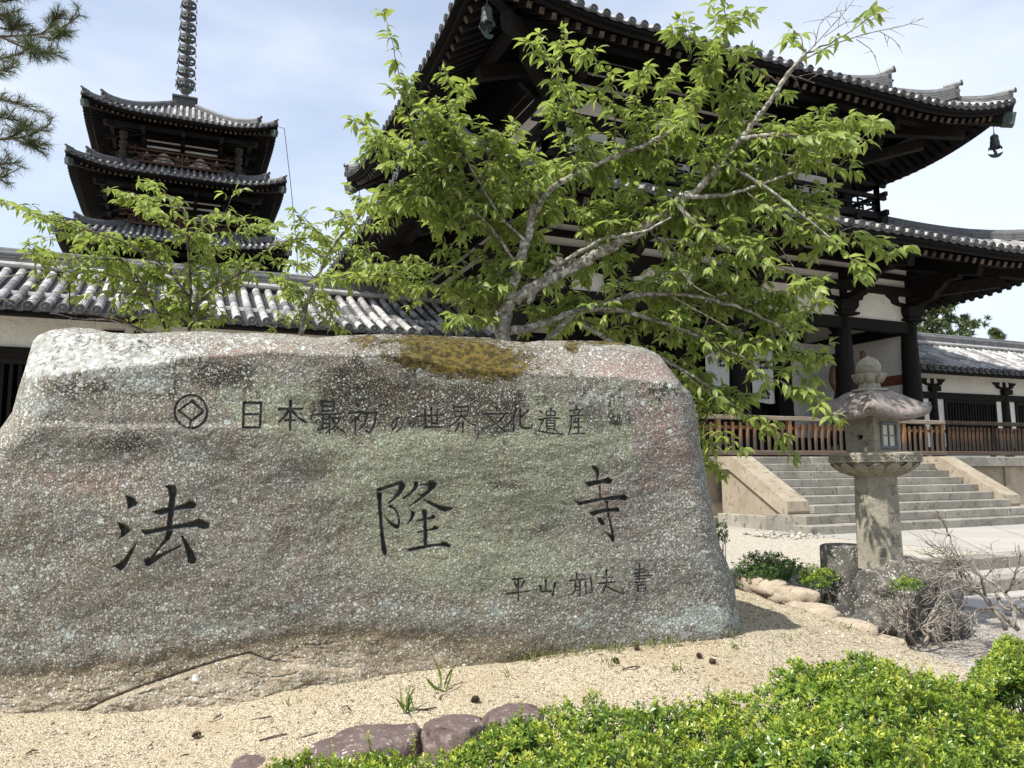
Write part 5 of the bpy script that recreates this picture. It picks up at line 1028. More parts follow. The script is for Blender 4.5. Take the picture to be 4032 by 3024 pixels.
def barkmat(name, a, b, c, l, la=.55):
    t = MT(name); k = t.mix(t.rng(t.noise(9, 6, .65), .35, .65), a, b); k = t.mix(t.rng(t.noise(34, 5, .65), .48, .62), k, c); k = t.mix(t.rng(t.noise(16, 6, .7, None, .4), la, la+.06), k, l); t.col(k).rough(.9); t.bump(t.noise(45, 5, .65), .7, .008); return t.m
M['cherry_bark'] = barkmat('lichened_cherry_bark', (.17,.155,.13), (.27,.25,.21), (.085,.07,.058), (.42,.43,.37), .52)
M['twig_bark'] = barkmat('brown_twig_bark', (.075,.055,.045), (.14,.11,.09), (.05,.035,.03), (.26,.25,.22), .6)
M['grey_twig'] = barkmat('grey_twig_bark', (.19,.165,.14), (.30,.27,.235), (.10,.08,.065), (.38,.37,.33), .6)
M['pine_bark'] = barkmat('pine_bark', (.09,.06,.045), (.16,.11,.08), (.045,.032,.026), (.2,.17,.14), .66)
UPV = np.array([0, 0, 1.])
def smooth_path(P, n):
    P = np.array(P, float); s = np.concatenate([[0], np.cumsum(np.linalg.norm(np.diff(P, axis=0), axis=1))]); q = np.linspace(0, s[-1], n)
    o = np.stack([np.interp(q, s, P[:, k]) for k in range(3)], 1)
    for _ in range(2): o[1:-1] = .25*o[:-2]+.5*o[1:-1]+.25*o[2:]
    return o
def grow_tree(t, limbs, shoots, fill, leafL, seed, D0, leafmat_, bare=(), dens=1.0, spread=.45, twig='twig_bark', bark='cherry_bark'):
    g = np.random.default_rng(seed); tm = MB(); LPTS = []
    for pts, Ds, r0, r1 in limbs:
        W = [atp(p, d) for p, d in zip(pts, np.interp(np.linspace(0, 1, len(pts)), np.linspace(0, 1, len(Ds)), Ds))]; n = max(6, 5*len(pts)); S = smooth_path(W, n); S[1:-1] += g.normal(size=(n-2, 3))*r0*.14
        tm.tube(S, np.linspace(r0, r1, n)*(1+.09*g.normal(size=n)), 10 if r0 > .03 else 6, rnd=g.random()); LPTS += list(S[1:])
    tr = tm.build('trunk', M[bark], t, True); LP = np.array(LPTS); tw = MB(); P, A, U, L, R = [], [], [], [], []
    def leaf(p, d, sc, young):
        P.append(p); A.append(d); U.append(UPV+g.normal(size=3)*.45); l = leafL*sc*g.uniform(.72, 1.2); L.append(l); R.append(np.clip(.36+.5*young+g.normal()*.22, 0, 1))
    def clothe(S, r0, leafy=1.0, sc=1.0):
        k = len(S); tw.tube(S, np.linspace(r0, .0018, k), 5); seg = np.linalg.norm(np.diff(S, axis=0), axis=1).sum(); m = max(3, int(seg/.033*dens*leafy)); T = unit(np.gradient(S, axis=0)); side = g.choice([-1, 1])
        for i in range(m):
            f = (i+g.uniform(-.3, .3)+.5)/m; j = min(k-1, max(0, int(f*(k-1)))); p = S[j]+(S[min(j+1, k-1)]-S[j])*(f*(k-1)-j); d0 = T[j]; ax = unit(np.cross(d0, UPV)+g.normal(size=3)*.55); side = -side
            if f < .08: continue
            if f > .15 and g.random() < .42:                               # short spur with a rosette
                e = p+unit(ax*side+d0*.6+UPV*g.uniform(-.1, .5))*g.uniform(.03, .09); tw.tube([p, (p+e)/2+g.normal(size=3)*.004, e], [.003, .0022, .0016], 4)
                b = g.uniform(0, 6.28)
                for q in range(g.integers(3, 6)):
                    a = b+q*1.35; h = np.array([math.cos(a), math.sin(a), 0]); leaf(e+h*.008, h+unit(e-p)*.5+UPV*g.uniform(-.9, .0), sc, g.random()*.5)
            else: leaf(p, ax*side*1.0+d0*.55+UPV*g.uniform(-1.0, -.05), sc, f*.45)
        for q in range(4): leaf(S[-1], T[-1]*.8+g.normal(size=3)*.5-UPV*.25, sc*.8, .8)
    for sh in shoots:
        pts = sh[0]; lf = sh[1] if len(sh) > 1 else 1.0; n = len(pts); b0 = atp(pts[0], D0); 
        img = (LP-EYE)@np.stack([RT, UP, FW], 1); sc_ = np.stack([img[:, 0]/img[:, 2], img[:, 1]/img[:, 2]], 1); q = ((b0-EYE)@np.stack([RT, UP, FW], 1)); q = q[:2]/q[2]; i = np.argmin(((sc_-q)**2).sum(1)); dl = img[i, 2]
        dd = np.linspace(dl, dl+g.uniform(-spread, spread), n+1)[1:]; W = [LP[i]]+[atp(p, d) for p, d in zip(pts, dd)]; 
        kk = max(7, int(np.linalg.norm(np.diff(np.array(W), axis=0), axis=1).sum()/.05)); S = smooth_path(W, kk); S[1:-1] += g.normal(size=(kk-2, 3))*.006; clothe(S, .0085, lf)
        for _ in range(int(1+1.4*lf)):                                     # side twigs
            j = g.integers(int(kk*.35), kk-1); d = unit(unit(S[j]-S[j-1])+g.normal(size=3)*.75+UPV*.15); l = g.uniform(.14, .34); X = S[j]+d*l*np.linspace(0, 1, 6)[:, None]-UPV*(np.linspace(0, 1, 6)**2*l*.22)[:, None]; clothe(X, .004, lf)
    for (cx, cy, rx, ry, cnt, lf) in fill:
        for _ in range(cnt):
            a, rr = g.uniform(0, 6.28), math.sqrt(g.random()); c = (cx+rx*rr*math.cos(a), cy+ry*rr*math.sin(a)); 
            img = (LP-EYE)@np.stack([RT, UP, FW], 1); b0 = atp(c, D0); q = (b0-EYE)@np.stack([RT, UP, FW], 1); q = q[:2]/q[2]; i = np.argmin(((img[:, :2]/img[:, 2:]-q)**2).sum(1)); e = atp(c, img[i, 2]+g.uniform(-.12, .75))
            d = e-LP[i]; l = np.linalg.norm(d); s0 = LP[i]+d*max(0, 1-.5/max(l, .01)); k = 8; q_ = np.linspace(0, 1, k)[:, None]
            X = s0+(e-s0)*q_+UPV*(.06*np.sin(q_*3.1))+g.normal(size=(k, 3))*.006
            if np.linalg.norm(e-s0) < .12: X = X+unit(g.normal(size=3)+UPV*.3)*.2*q_
            clothe(X, .005, lf)
    tw.build('twigs', M[twig], t, True)
    if len(bare):
        bm = MB()
        for pts, r0 in bare:
            dd = D0+np.linspace(0, g.uniform(-.3, .3), len(pts)); S = smooth_path([atp(p, d) for p, d in zip(pts, dd)], 4*len(pts)); bm.tube(S, np.linspace(r0, .0022, len(S)), 5)
            for _ in range(int(len(pts)*1.6)):
                j = g.integers(2, len(S)-1); d = unit(unit(S[j]-S[j-1])+g.normal(size=3)*.6); l = g.uniform(.05, .2); bm.tube(S[j]+d*l*np.linspace(0, 1, 4)[:, None]-UPV*(np.linspace(0, 1, 4)[:, None]**2)*l*.15, [.003, .0026, .002, .0012], 4)
        bm.build('bare_twigs', M['grey_twig'], t, True)
    L = np.array(L); leafmesh('foliage', P, A, U, L, L*g.uniform(.32, .43, len(L)), R, leafmat_, t); return len(P)

b0 = atp((1080, 900), 6.9)
cherry = thing('cherry_tree', 'large spreading cherry tree with fresh green leaves and lichened grey limbs, behind the boulder', 'tree', (b0[0], b0[1], .35))
limbs = [
 ([(1078,960),(1080,800),(1088,705),(1104,630)], [6.95, 6.9], .10, .072), ([(1104,632),(1122,570),(1143,500),(1152,455),(1162,400)], [6.9, 6.8], .062, .045),
 ([(1150,470),(1180,415),(1235,380),(1310,345),(1400,310),(1490,262)], [6.83, 6.5], .038, .014), ([(1112,652),(1160,620),(1230,580),(1310,540),(1400,490),(1462,440),(1500,420)], [6.9, 6.6], .072, .045),
 ([(1500,420),(1560,350),(1620,275),(1660,225),(1700,160),(1740,115)], [6.6, 6.3], .040, .016), ([(1490,425),(1560,425),(1640,400),(1720,370)], [6.6, 6.4], .028, .012), ([(1600,300),(1680,290),(1760,300),(1820,325)], [6.45, 6.3], .026, .010),
 ([(1140,655),(1180,590),(1235,555),(1300,515),(1400,500),(1450,470)], [6.85, 6.5], .030, .012), ([(1085,715),(1130,712),(1200,690),(1262,668)], [6.95, 7.0], .055, .035), ([(1180,735),(1230,690),(1270,665),(1350,672),(1440,700),(1510,725),(1560,752),(1650,792)], [7.0, 6.8], .034, .012),
 ([(1262,668),(1380,635),(1477,636),(1530,645),(1610,668),(1690,708),(1742,768)], [7.0, 6.7], .032, .009), ([(1430,775),(1490,807),(1530,836),(1582,873),(1622,918)], [7.0, 6.9], .022, .008), ([(1262,700),(1350,760),(1430,775)], [7.05, 7.0], .03, .022),
 ([(1120,580),(1090,530),(1050,480),(1000,430),(960,390)], [6.85, 6.6], .020, .009), ([(1135,520),(1080,470),(1040,400),(1005,340)], [6.8, 6.6], .018, .008), ([(1460,440),(1540,520),(1620,560),(1690,600)], [6.6, 6.4], .026, .010), ([(1560,350),(1650,400),(1740,470),(1800,520)], [6.5, 6.3], .02, .008)]
sh = [[(905,330),(880,240),(860,150),(842,70),(832,35)], [(950,400),(880,330),(810,280),(762,262)], [(960,330),(930,260),(890,195),(872,172)], [(1000,420),(930,360),(860,335),(815,300),(795,258)], [(960,230),(972,180),(962,152)], [(1030,420),(980,340),(950,280),(940,230)],
 [(1100,560),(1050,470),(990,400),(940,380)], [(1080,520),(1000,450),(900,430),(830,432),(785,445)], [(1010,490),(930,445),(860,420),(815,418)], [(1040,400),(1060,330),(1045,270),(1000,255)], [(1060,650),(1010,600),(940,570),(880,560),(800,572)], [(1080,690),(1000,640),(930,610),(860,600),(780,592),(710,600)],
 [(1060,700),(1010,675),(975,700)], [(1090,600),(1040,560),(1000,540),(955,540)], [(1290,350),(1250,250),(1200,170),(1172,120),(1145,92)], [(1240,240),(1205,140),(1222,88)], [(1330,340),(1330,250),(1318,170),(1290,130),(1268,118)], [(1350,310),(1380,220),(1372,180),(1402,142)], [(1380,310),(1430,225),(1440,165),(1452,152)], [(1420,310),(1480,250),(1502,195)],
 [(1460,280),(1520,200),(1540,115),(1550,62),(1542,22)], [(1545,90),(1580,52),(1632,26)], [(1540,115),(1480,82),(1452,66)], [(1520,210),(1600,190),(1622,112)], [(1520,330),(1580,245),(1650,205),(1702,202)], [(1500,400),(1600,330),(1700,270),(1785,232)], [(1650,300),(1720,290),(1800,300),(1860,308),(1888,262)], [(1700,290),(1800,262),(1868,250),(1892,275)],
 [(1650,360),(1750,342),(1850,372)], [(1540,425),(1620,402),(1720,420),(1802,452)], [(1620,425),(1700,470),(1780,512),(1840,560),(1872,585)], [(1700,440),(1790,480),(1850,520),(1915,552)], [(1470,470),(1550,505),(1650,560),(1720,592),(1752,622)], [(1420,520),(1500,560),(1600,605),(1700,652),(1742,702)], [(1330,600),(1450,620),(1550,652),(1650,692),(1722,762)],
 [(1500,720),(1600,742),(1700,762),(1782,772)], [(1500,710),(1600,790),(1700,830),(1752,842)], [(1470,800),(1530,852),(1620,900),(1692,938)], [(1480,830),(1520,920),(1542,972)], [(1510,930),(1530,990),(1562,1025)], [(1250,690),(1350,722),(1432,765)], [(1560,750),(1640,742),(1720,700),(1770,650)], [(1610,665),(1680,640),(1740,630)], [(1230,330),(1200,270),(1190,235)],
 [(1540,870),(1590,860),(1650,842)], [(1650,792),(1720,800),(1780,770)], [(1150,430),(1120,350),(1095,310)], [(1100,440),(1090,360),(1060,300)]]
fill = [(1250, 440, 250, 100, 34, 1.0), (1420, 400, 250, 100, 34, 1.0), (1080, 520, 130, 130, 26, 1.0), (1020, 640, 130, 50, 14, 1.0), (1350, 590, 230, 80, 26, 1.0), (1300, 680, 180, 50, 22, 1.0), (1560, 690, 170, 80, 34, 1.0), (1620, 560, 140, 110, 14, .8), (1540, 820, 110, 80, 16, .9), (1600, 380, 160, 80, 20, .9), (930, 320, 80, 90, 18, .9), (900, 450, 90, 60, 14, .9), (1650, 470, 160, 70, 14, .9), (1720, 300, 130, 50, 12, .9), (1480, 300, 150, 70, 14, .9), (1150, 380, 100, 60, 12, .9)]
bare = [([(1660,225),(1720,140),(1780,75),(1830,20),(1850,-10)], .011), ([(1725,135),(1800,95),(1880,70),(1960,55),(1995,38)], .009), ([(1760,100),(1770,50),(1800,25),(1830,22)], .005), ([(1850,85),(1880,105),(1890,122)], .004), ([(1700,160),(1735,170),(1760,180)], .004), ([(1780,80),(1830,45),(1870,52),(1900,30)], .004), ([(1900,68),(1930,85),(1945,102)], .0035), ([(1740,430),(1790,470),(1840,530)], .006), ([(1640,480),(1690,540),(1730,600)], .006), ([(1450,640),(1540,690),(1600,720)], .006), ([(1060,300),(1080,330),(1100,380)], .004), ([(1450,560),(1500,620),(1540,640)], .005)]
limbs = [(p, d, a*.86, b*.8) for p, d, a, b in limbs]; fill = [(a, b, c, d, int(n*1.25), l) for a, b, c, d, n, l in fill]
n_l = grow_tree(cherry, limbs, [(s,) for s in sh]+[([(1740,110),(1725,75),(1712,62)], .5), ([(1800,90),(1850,60),(1885,28)], .35)], fill, .118, 8, 6.7, M['cherry_leaf'], bare)
b1 = atp((405, 900), 7.2)
sap = thing('cherry_sapling', 'slender dark stemmed cherry sapling behind the left half of the boulder', 'tree', (b1[0], b1[1], .35))
limbs = [([(405,900),(407,720),(412,640),(410,580),(404,510),(400,455)], [7.3, 7.2], .022, .008), ([(380,760),(345,680),(320,640),(290,590),(262,560)], [7.3, 7.0], .016, .006), ([(410,690),(440,640),(500,600),(560,575)], [7.25, 7.1], .013, .006), ([(408,640),(370,590),(330,555),(260,520),(180,495)], [7.2, 6.9], .011, .005), ([(330,725),(260,690),(200,680),(150,675)], [7.3, 7.2], .014, .007)]
sh = [[(400,455),(370,425),(330,405),(300,392)], [(400,460),(350,440),(290,420),(240,408)], [(405,520),(350,470),(300,450)], [(404,520),(450,470),(500,455)], [(412,590),(480,540),(540,500),(600,480)], [(500,600),(560,550),(620,520),(650,515)], [(330,555),(230,510),(130,475),(60,455),(5,440)], [(180,500),(110,470),(60,460)], [(260,560),(180,560),(100,560),(60,530)], [(300,610),(230,590),(150,580)], [(320,640),(240,630),(160,640)], [(410,640),(340,600),(280,570)], [(412,660),(470,620),(540,590),(580,590)], [(400,700),(360,650),(350,600)], [(410,700),(450,680),(500,690)], [(405,690),(380,640),(370,580)], [(150,600),(110,580),(70,545)]]
fill = [(380, 590, 150, 80, 26, .9), (300, 640, 120, 60, 14, .9), (400, 690, 90, 25, 12, .9), (470, 540, 80, 50, 9, .9), (200, 540, 80, 40, 8, .8)]
grow_tree(sap, limbs, [(s,) for s in sh], fill, .098, 21, 7.2, M['cherry_leaf'], [([(320,722),(240,690),(170,690),(130,680)], .008), ([(0,600),(60,590),(120,560),(180,555)], .006), ([(-40,640),(40,650),(120,640)], .006), ([(200,680),(170,650),(130,640)], .004)], .95, bark='twig_bark')
b2 = atp((660, 900), 7.5)
sap = thing('cherry_sapling', 'grey barked young cherry leaning right, between the dark stemmed sapling and the large tree', 'tree', (b2[0], b2[1], .35))
limbs = [([(640,900),(648,720),(664,650),(690,590),(713,533),(753,494),(790,450)], [7.6, 7.4], .034, .014), ([(690,600),(740,600),(800,585),(860,590)], [7.5, 7.3], .014, .006)]
sh = [[(713,533),(690,500),(655,475)], [(753,494),(740,470),(720,455)], [(790,450),(830,430)], [(760,490),(790,480),(820,490)], [(700,560),(660,530),(625,530)], [(700,570),(740,540),(775,545)], [(664,650),(630,620),(600,600)], [(660,650),(700,660),(720,700)], [(655,690),(620,690),(590,710)], [(740,600),(800,600),(850,640)], [(800,585),(860,575),(930,580)]]
fill = [(660, 660, 60, 50, 9, .9), (740, 520, 70, 50, 9, .9), (800, 610, 90, 40, 8, .9), (620, 560, 40, 40, 4, .8)]
grow_tree(sap, limbs, [(s,) for s in sh], fill, .092, 33, 7.5, M['cherry_leaf'], [([(790,450),(760,470),(740,460)], .004), ([(700,590),(760,620),(820,640),(840,600)], .005)], .95)

# needles: pines ---------------------------------------------------------------
def needles(P, D, n, ln, w, seed):
    g = np.random.default_rng(seed); P = np.repeat(np.array(P), n, 0); D = np.repeat(unit(np.array(D)), n, 0); d = unit(D*g.uniform(.1, 1.1, (len(D), 1))+g.normal(size=D.shape)*.62); L = ln*g.uniform(.7, 1.15, len(P)); s = unit(np.cross(d, g.normal(size=d.shape)))*w
    st = P-unit(D)*g.uniform(0, .05, (len(P), 1)); md = st+d*L[:, None]*.55; e = st+d*L[:, None]-UPV*(.08*L)[:, None]
    V = np.stack([st-s, st+s, md+s*.9, md-s*.9, e], 1); k = len(P); o = np.arange(k)[:, None]*5
    return V.reshape(-1, 3), [tuple(q) for q in np.concatenate([np.concatenate([o, o+1, o+2, o+3], 1)])]+[tuple(q) for q in np.concatenate([o+3, o+2, o+4], 1)], np.tile(g.random(k), 2)
pz = at(-700, 1500, 5.6); pine = thing('pine_tree', 'pine with upturned needle tufts reaching into the left edge of the sky', 'tree', (pz[0], pz[1], .1)); mb = MB()
mb.tube(smooth_path([(pz[0], pz[1], -.1), (pz[0]+.05, pz[1], 2.0), (pz[0]-.05, pz[1]+.1, 4.2), (pz[0], pz[1], 6.6)], 16), np.linspace(.17, .05, 16), 12); mb.build('trunk', M['pine_bark'], pine, True)
zp = lambda *p: [(a/3., b/3.) for a, b in p]; tp, td = [], []; bmb = MB(); g = np.random.default_rng(5)
for pts in (zp((-700,200),(-200,240),(0,235),(250,232),(430,190),(515,95)), zp((250,232),(320,180),(370,105)), zp((0,235),(130,300),(250,330),(340,345)), zp((250,235),(330,250),(400,215)), zp((-600,400),(0,385),(80,370),(150,335)), zp((-500,520),(0,480),(70,440)), zp((-500,20),(-100,20),(50,10),(150,-20)), zp((-600,560),(0,640),(110,665),(225,715)), zp((-500,700),(0,760),(90,775)), zp((-600,900),(0,905),(150,895),(255,865),(325,800)), zp((60,900),(120,850),(150,830)), zp((-500,1080),(0,1070),(75,1055)), zp((-400,1150),(-20,1160),(30,1140)), zp((-300,60),(0,110),(60,100)), zp((150,235),(190,290),(200,330)), zp((0,180),(60,190),(110,170)), zp((100,905),(180,930),(230,945))):
    D = 5.6+g.uniform(-.35, .35); S = smooth_path([atp(p, D+(.0 if i else 0)) for i, p in enumerate(pts)], 14); S[0] = S[0] if pts[0][0] > -60 else np.array([pz[0], pz[1], S[0][2]]); bmb.tube(S, np.linspace(.016 if pts[0][0] < -60 else .008, .004, 14), 6)
    for j in list(range(7, 14)):
        T = unit(S[j]-S[j-1]); tp.append(S[j]); td.append(T+UPV*.35)
        for _ in range(3):
            d = unit(T+g.normal(size=3)*.7+UPV*.4); l = g.uniform(.04, .12); bmb.tube([S[j], S[j]+d*l], [.004, .003], 4); tp.append(S[j]+d*l); td.append(d)
bmb.build('branches', M['pine_bark'], pine, True); Vn, Fn, rn = needles(tp, td, 30, .075, .0011, 3); link_mesh('needles', Vn, Fn, M['needle'], pine, False, rnd=rn)
def far_pine(x, y, h, r, label, seed, n):
    t = thing('pine_tree', label, 'tree', (x, y, .4)); g = np.random.default_rng(seed); mb = MB(); mb.tube(smooth_path([(x, y, .2), (x+.3, y, h*.5), (x-.2, y, h)], 10), np.linspace(.32, .05, 10), 8); tp, td = [], []
    for i in range(n):
        z = h*(.28+.72*(i+.5)/n); a = i*2.4+g.uniform(-.4, .4); rr = r*(1-((z/h-.28)/.72)**1.6*.85)*g.uniform(.55, 1.1); e = np.array([x+rr*math.cos(a), y+rr*math.sin(a), z+rr*.18]); b = np.array([x, y, z-.2]); mb.tube([b, (b+e)/2-UPV*.1, e], [.07, .045, .015], 5)
        for f in g.uniform(.35, 1.05, 26): c = b+(e-b)*f+g.normal(size=3)*np.array([.5, .5, .2])*min(1, r/4); tp.append(c); td.append(UPV+unit(e-b)*.6)
    mb.build('trunk', M['pine_bark'], t, True); Vn, Fn, rn = needles(tp, td, 22, .40, .035, seed); link_mesh('crown', Vn, Fn, M['needle'], t, False, rnd=rn)
q = at(3690, 1300, 52); far_pine(q[0], q[1], 13.6, 5.2, 'broad dark pine behind the right corridor roof, partly under the gate eave', 4, 34)
q = at(3925, 1340, 70); far_pine(q[0], q[1], 14.2, 1.9, 'small pointed tree top peeking over the right corridor ridge', 9, 20)

# shrubs and hedge ---------------------------------------------------------------
def rosettes(C, Nn, k, L, seed, bright, up=.55):
    g = np.random.default_rng(seed); n = len(C); C = np.repeat(np.asarray(C), k, 0); Nn = unit(np.asarray(Nn)); a = unit(np.cross(Nn, g.normal(size=Nn.shape))); b = np.cross(Nn, a); th = (np.tile(np.arange(k)*2.4, n)+np.repeat(g.uniform(0, 6.28, n), k)); el = np.tile(np.linspace(.15, 1.0, k), n)+g.normal(size=n*k)*.15
    rp = lambda q: np.repeat(q, k, 0); h = rp(a)*np.cos(th)[:, None]+rp(b)*np.sin(th)[:, None]; A = unit(h*np.cos(el)[:, None]+rp(Nn)*np.sin(el)[:, None]*1.0); C = C+rp(Nn)*(np.tile(np.linspace(-.012, .01, k), n))[:, None]
    Lr = L*np.tile(np.linspace(1.1, .7, k), n)*g.uniform(.75, 1.2, n*k); R = np.clip(np.repeat(bright, k)*np.tile(np.linspace(.55, 1.15, k), n)+g.normal(size=n*k)*.08, 0, 1)
    return C, A, rp(Nn)+g.normal(size=(n*k, 3))*.2, Lr, Lr*g.uniform(.42, .55, n*k), R
def emit(name, mat, parent, sets):
    S = [np.concatenate([s[i] for s in sets]) for i in range(6)]; return leafmesh(name, *S, mat, parent, small=True)
def hedge(name, label, prof, D0, D1, n, seed, left=None, dark=0.):
    prof = np.array(prof, float); g = np.random.default_rng(seed); xa, xb = prof[0, 0], prof[-1, 0]; Db = D1
    c0 = at((xa+xb)/2, 2700, (D0+D1)/2); t = thing(name, label, 'shrub', (c0[0], c0[1], .06))
    def top(px, D):
        y = np.interp(px, prof[:, 0], prof[:, 1]); zt = EYE[2]-(y-1850-(px-3330)*(-.008))*Db/F_PX*1.0
        X = lat(px, D); z = zt-.02+.055*fbm(X*np.array([1, 1, 0]), 3.2, 3)+.035*noise3(X*np.array([14, 14, 0])); e = np.minimum(np.minimum((px-xa)/260, (xb-px)/200 if xb < 4000 else 1), 1); return np.where(e < 1, .08+(z-.08)*np.sqrt(np.clip(e, 0, 1)), z)
    def lat(px, D): f = np.array([math.sin(YAW), math.cos(YAW), 0]); r = np.array([math.cos(YAW), -math.sin(YAW), 0]); return f*np.asarray(D)[:, None]+r*((np.asarray(px)-CX)/F_PX*np.asarray(D))[:, None]
    px = g.uniform(xa, xb, n); D = g.uniform(D0, D1, n); z = top(px, D); C = lat(px, D); e = np.clip((Db-D)/.16, 0, 1); C[:, 2] = .08+(z-.08)*np.sqrt(1-(1-e)**2); eps = .03
    gx = (top(px+30, D)-top(px-30, D))/(60*D/F_PX); gy = (top(px, D+eps)-top(px, D-eps))/(2*eps); r = np.array([math.cos(YAW), -math.sin(YAW), 0]); f = np.array([math.sin(YAW), math.cos(YAW), 0]); Nn = unit(UPV-r*gx[:, None]-f*gy[:, None]*.8+f*((1-e)*1.6)[:, None]+g.normal(size=(n, 3))*.30)
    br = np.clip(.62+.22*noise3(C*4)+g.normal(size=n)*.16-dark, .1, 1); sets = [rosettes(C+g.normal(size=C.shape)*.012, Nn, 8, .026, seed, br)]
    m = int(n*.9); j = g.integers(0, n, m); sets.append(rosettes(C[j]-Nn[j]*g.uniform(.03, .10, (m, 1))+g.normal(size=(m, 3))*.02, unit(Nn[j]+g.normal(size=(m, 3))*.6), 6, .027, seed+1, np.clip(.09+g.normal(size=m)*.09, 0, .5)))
    tw = MB(); k = max(8, n//70)                                           # upright new shoots above the clipped surface
    for j in g.integers(0, n, k):
        l = g.uniform(.04, .12); d = unit(UPV+g.normal(size=3)*.25); p = C[j]; tw.tube([p-d*.08, p+d*l], [.0022, .0012], 4); q = np.linspace(.1, 1, 6); sets.append(rosettes(p+d*(l*q)[:, None], np.tile(d, (6, 1)), 5, .022, int(j), np.linspace(.5, .95, 6)-dark))
    for j in g.integers(0, n, n//25): p = C[j]; b = np.array([p[0], p[1], .05])+g.normal(size=3)*.06; tw.tube([b, (b+p)/2+g.normal(size=3)*.03, p-UPV*.02], [.006, .004, .002], 4)
    tw.build('stems', M['twig_bark'], t, True); emit('foliage', M['shrub_leaf'], t, sets)
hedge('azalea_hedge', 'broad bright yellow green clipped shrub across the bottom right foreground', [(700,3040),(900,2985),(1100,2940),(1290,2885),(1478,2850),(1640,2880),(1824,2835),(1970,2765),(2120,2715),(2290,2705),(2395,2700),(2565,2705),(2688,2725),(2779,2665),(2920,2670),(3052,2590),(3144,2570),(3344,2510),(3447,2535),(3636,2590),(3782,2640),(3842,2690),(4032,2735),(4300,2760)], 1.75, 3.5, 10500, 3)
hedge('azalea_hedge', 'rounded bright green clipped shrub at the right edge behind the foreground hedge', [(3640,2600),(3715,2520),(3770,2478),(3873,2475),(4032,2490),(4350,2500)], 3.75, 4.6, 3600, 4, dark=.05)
def ball_shrub(name, label, px, py, D, r, n, seed, L, stemz, mat='dark_shrub_leaf', bright=.45):
    c = at(px, py, D); t = thing(name, label, 'shrub', (c[0], c[1], stemz)); g = np.random.default_rng(seed); d = unit(g.normal(size=(n, 3))); d[:, 2] = np.abs(d[:, 2])*1.0-.35*(g.random(n) < .4); rr = (1+.22*fbm(d+seed, 2.2, 3))*g.uniform(.62, 1.03, n)
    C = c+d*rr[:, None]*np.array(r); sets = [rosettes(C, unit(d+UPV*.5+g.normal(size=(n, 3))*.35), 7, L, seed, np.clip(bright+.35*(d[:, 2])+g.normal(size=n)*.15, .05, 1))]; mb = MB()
    for i in range(max(5, n//40)): e = C[g.integers(0, n)]; b = np.array([c[0], c[1], stemz-.05])+g.normal(size=3)*np.array([r[0]*.25, r[1]*.25, 0]); mb.tube([b, (b+e)/2+g.normal(size=3)*.02, e], [.007, .005, .002], 4)
    mb.build('stems', M['twig_bark'], t, True); emit('foliage', M[mat], t, sets)
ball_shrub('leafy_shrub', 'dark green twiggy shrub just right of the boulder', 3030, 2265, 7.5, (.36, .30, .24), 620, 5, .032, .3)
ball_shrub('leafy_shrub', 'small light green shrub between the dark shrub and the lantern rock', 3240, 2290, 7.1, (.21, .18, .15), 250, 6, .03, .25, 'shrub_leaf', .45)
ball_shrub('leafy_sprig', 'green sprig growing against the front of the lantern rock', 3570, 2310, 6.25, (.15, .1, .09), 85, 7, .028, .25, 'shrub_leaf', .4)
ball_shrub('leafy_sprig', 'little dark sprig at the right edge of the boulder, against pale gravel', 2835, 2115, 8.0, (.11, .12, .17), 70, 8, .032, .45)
ball_shrub('leafy_sprig', 'low dark sprig at the foot of the small light green shrub', 3215, 2395, 6.9, (.09, .08, .06), 40, 9, .028, .2)
# bare shrub at the right edge
def bare_shrub(name, label, roots, D, seed, L0, depth, mat):
    c = at(roots[0][0], roots[0][1], D); t = thing(name, label, 'shrub', (c[0], c[1], .2)); mb = MB(); g = np.random.default_rng(seed)
    def rec(p, d, l, r, k):
        n = 5; P = [p]
        for i in range(n): d = unit(d+g.normal(size=3)*.16); P.append(P[-1]+d*l/n)
        mb.tube(P, np.linspace(r, r*.62, n+1), 6 if r > .008 else 4)
        if k == 0: return
        for _ in range(g.integers(2, 4)): i = g.integers(2, n+1); rec(P[i], unit(d+g.normal(size=3)*.62+UPV*.05), l*g.uniform(.55, .85), r*.58, k-1)
        rec(P[-1], d, l*.8, r*.62, k-1)
    for x, y, dx, dz in roots: p = at(x, y, D); rec(np.array([p[0], p[1], p[2]]), unit(RT*dx+UPV*dz+FW*g.uniform(-.2, .2)), L0, .019, depth)
    mb.build('bare_branches', M[mat], t, True)
bare_shrub('bare_shrub', 'leafless grey twiggy shrub beside the path at the right edge', [(4010,2480,-.55,.6), (3990,2470,.1,1), (3960,2480,-.3,.8)], 5.9, 5, .34, 4, 'grey_twig')
bare_shrub('dry_twigs', 'thicket of dry thin twigs in front of the lantern rock', [(3600,2540,-.2,1), (3640,2550,.2,.9), (3560,2550,-.1,1)], 6.1, 8, .20, 3, 'grey_twig')
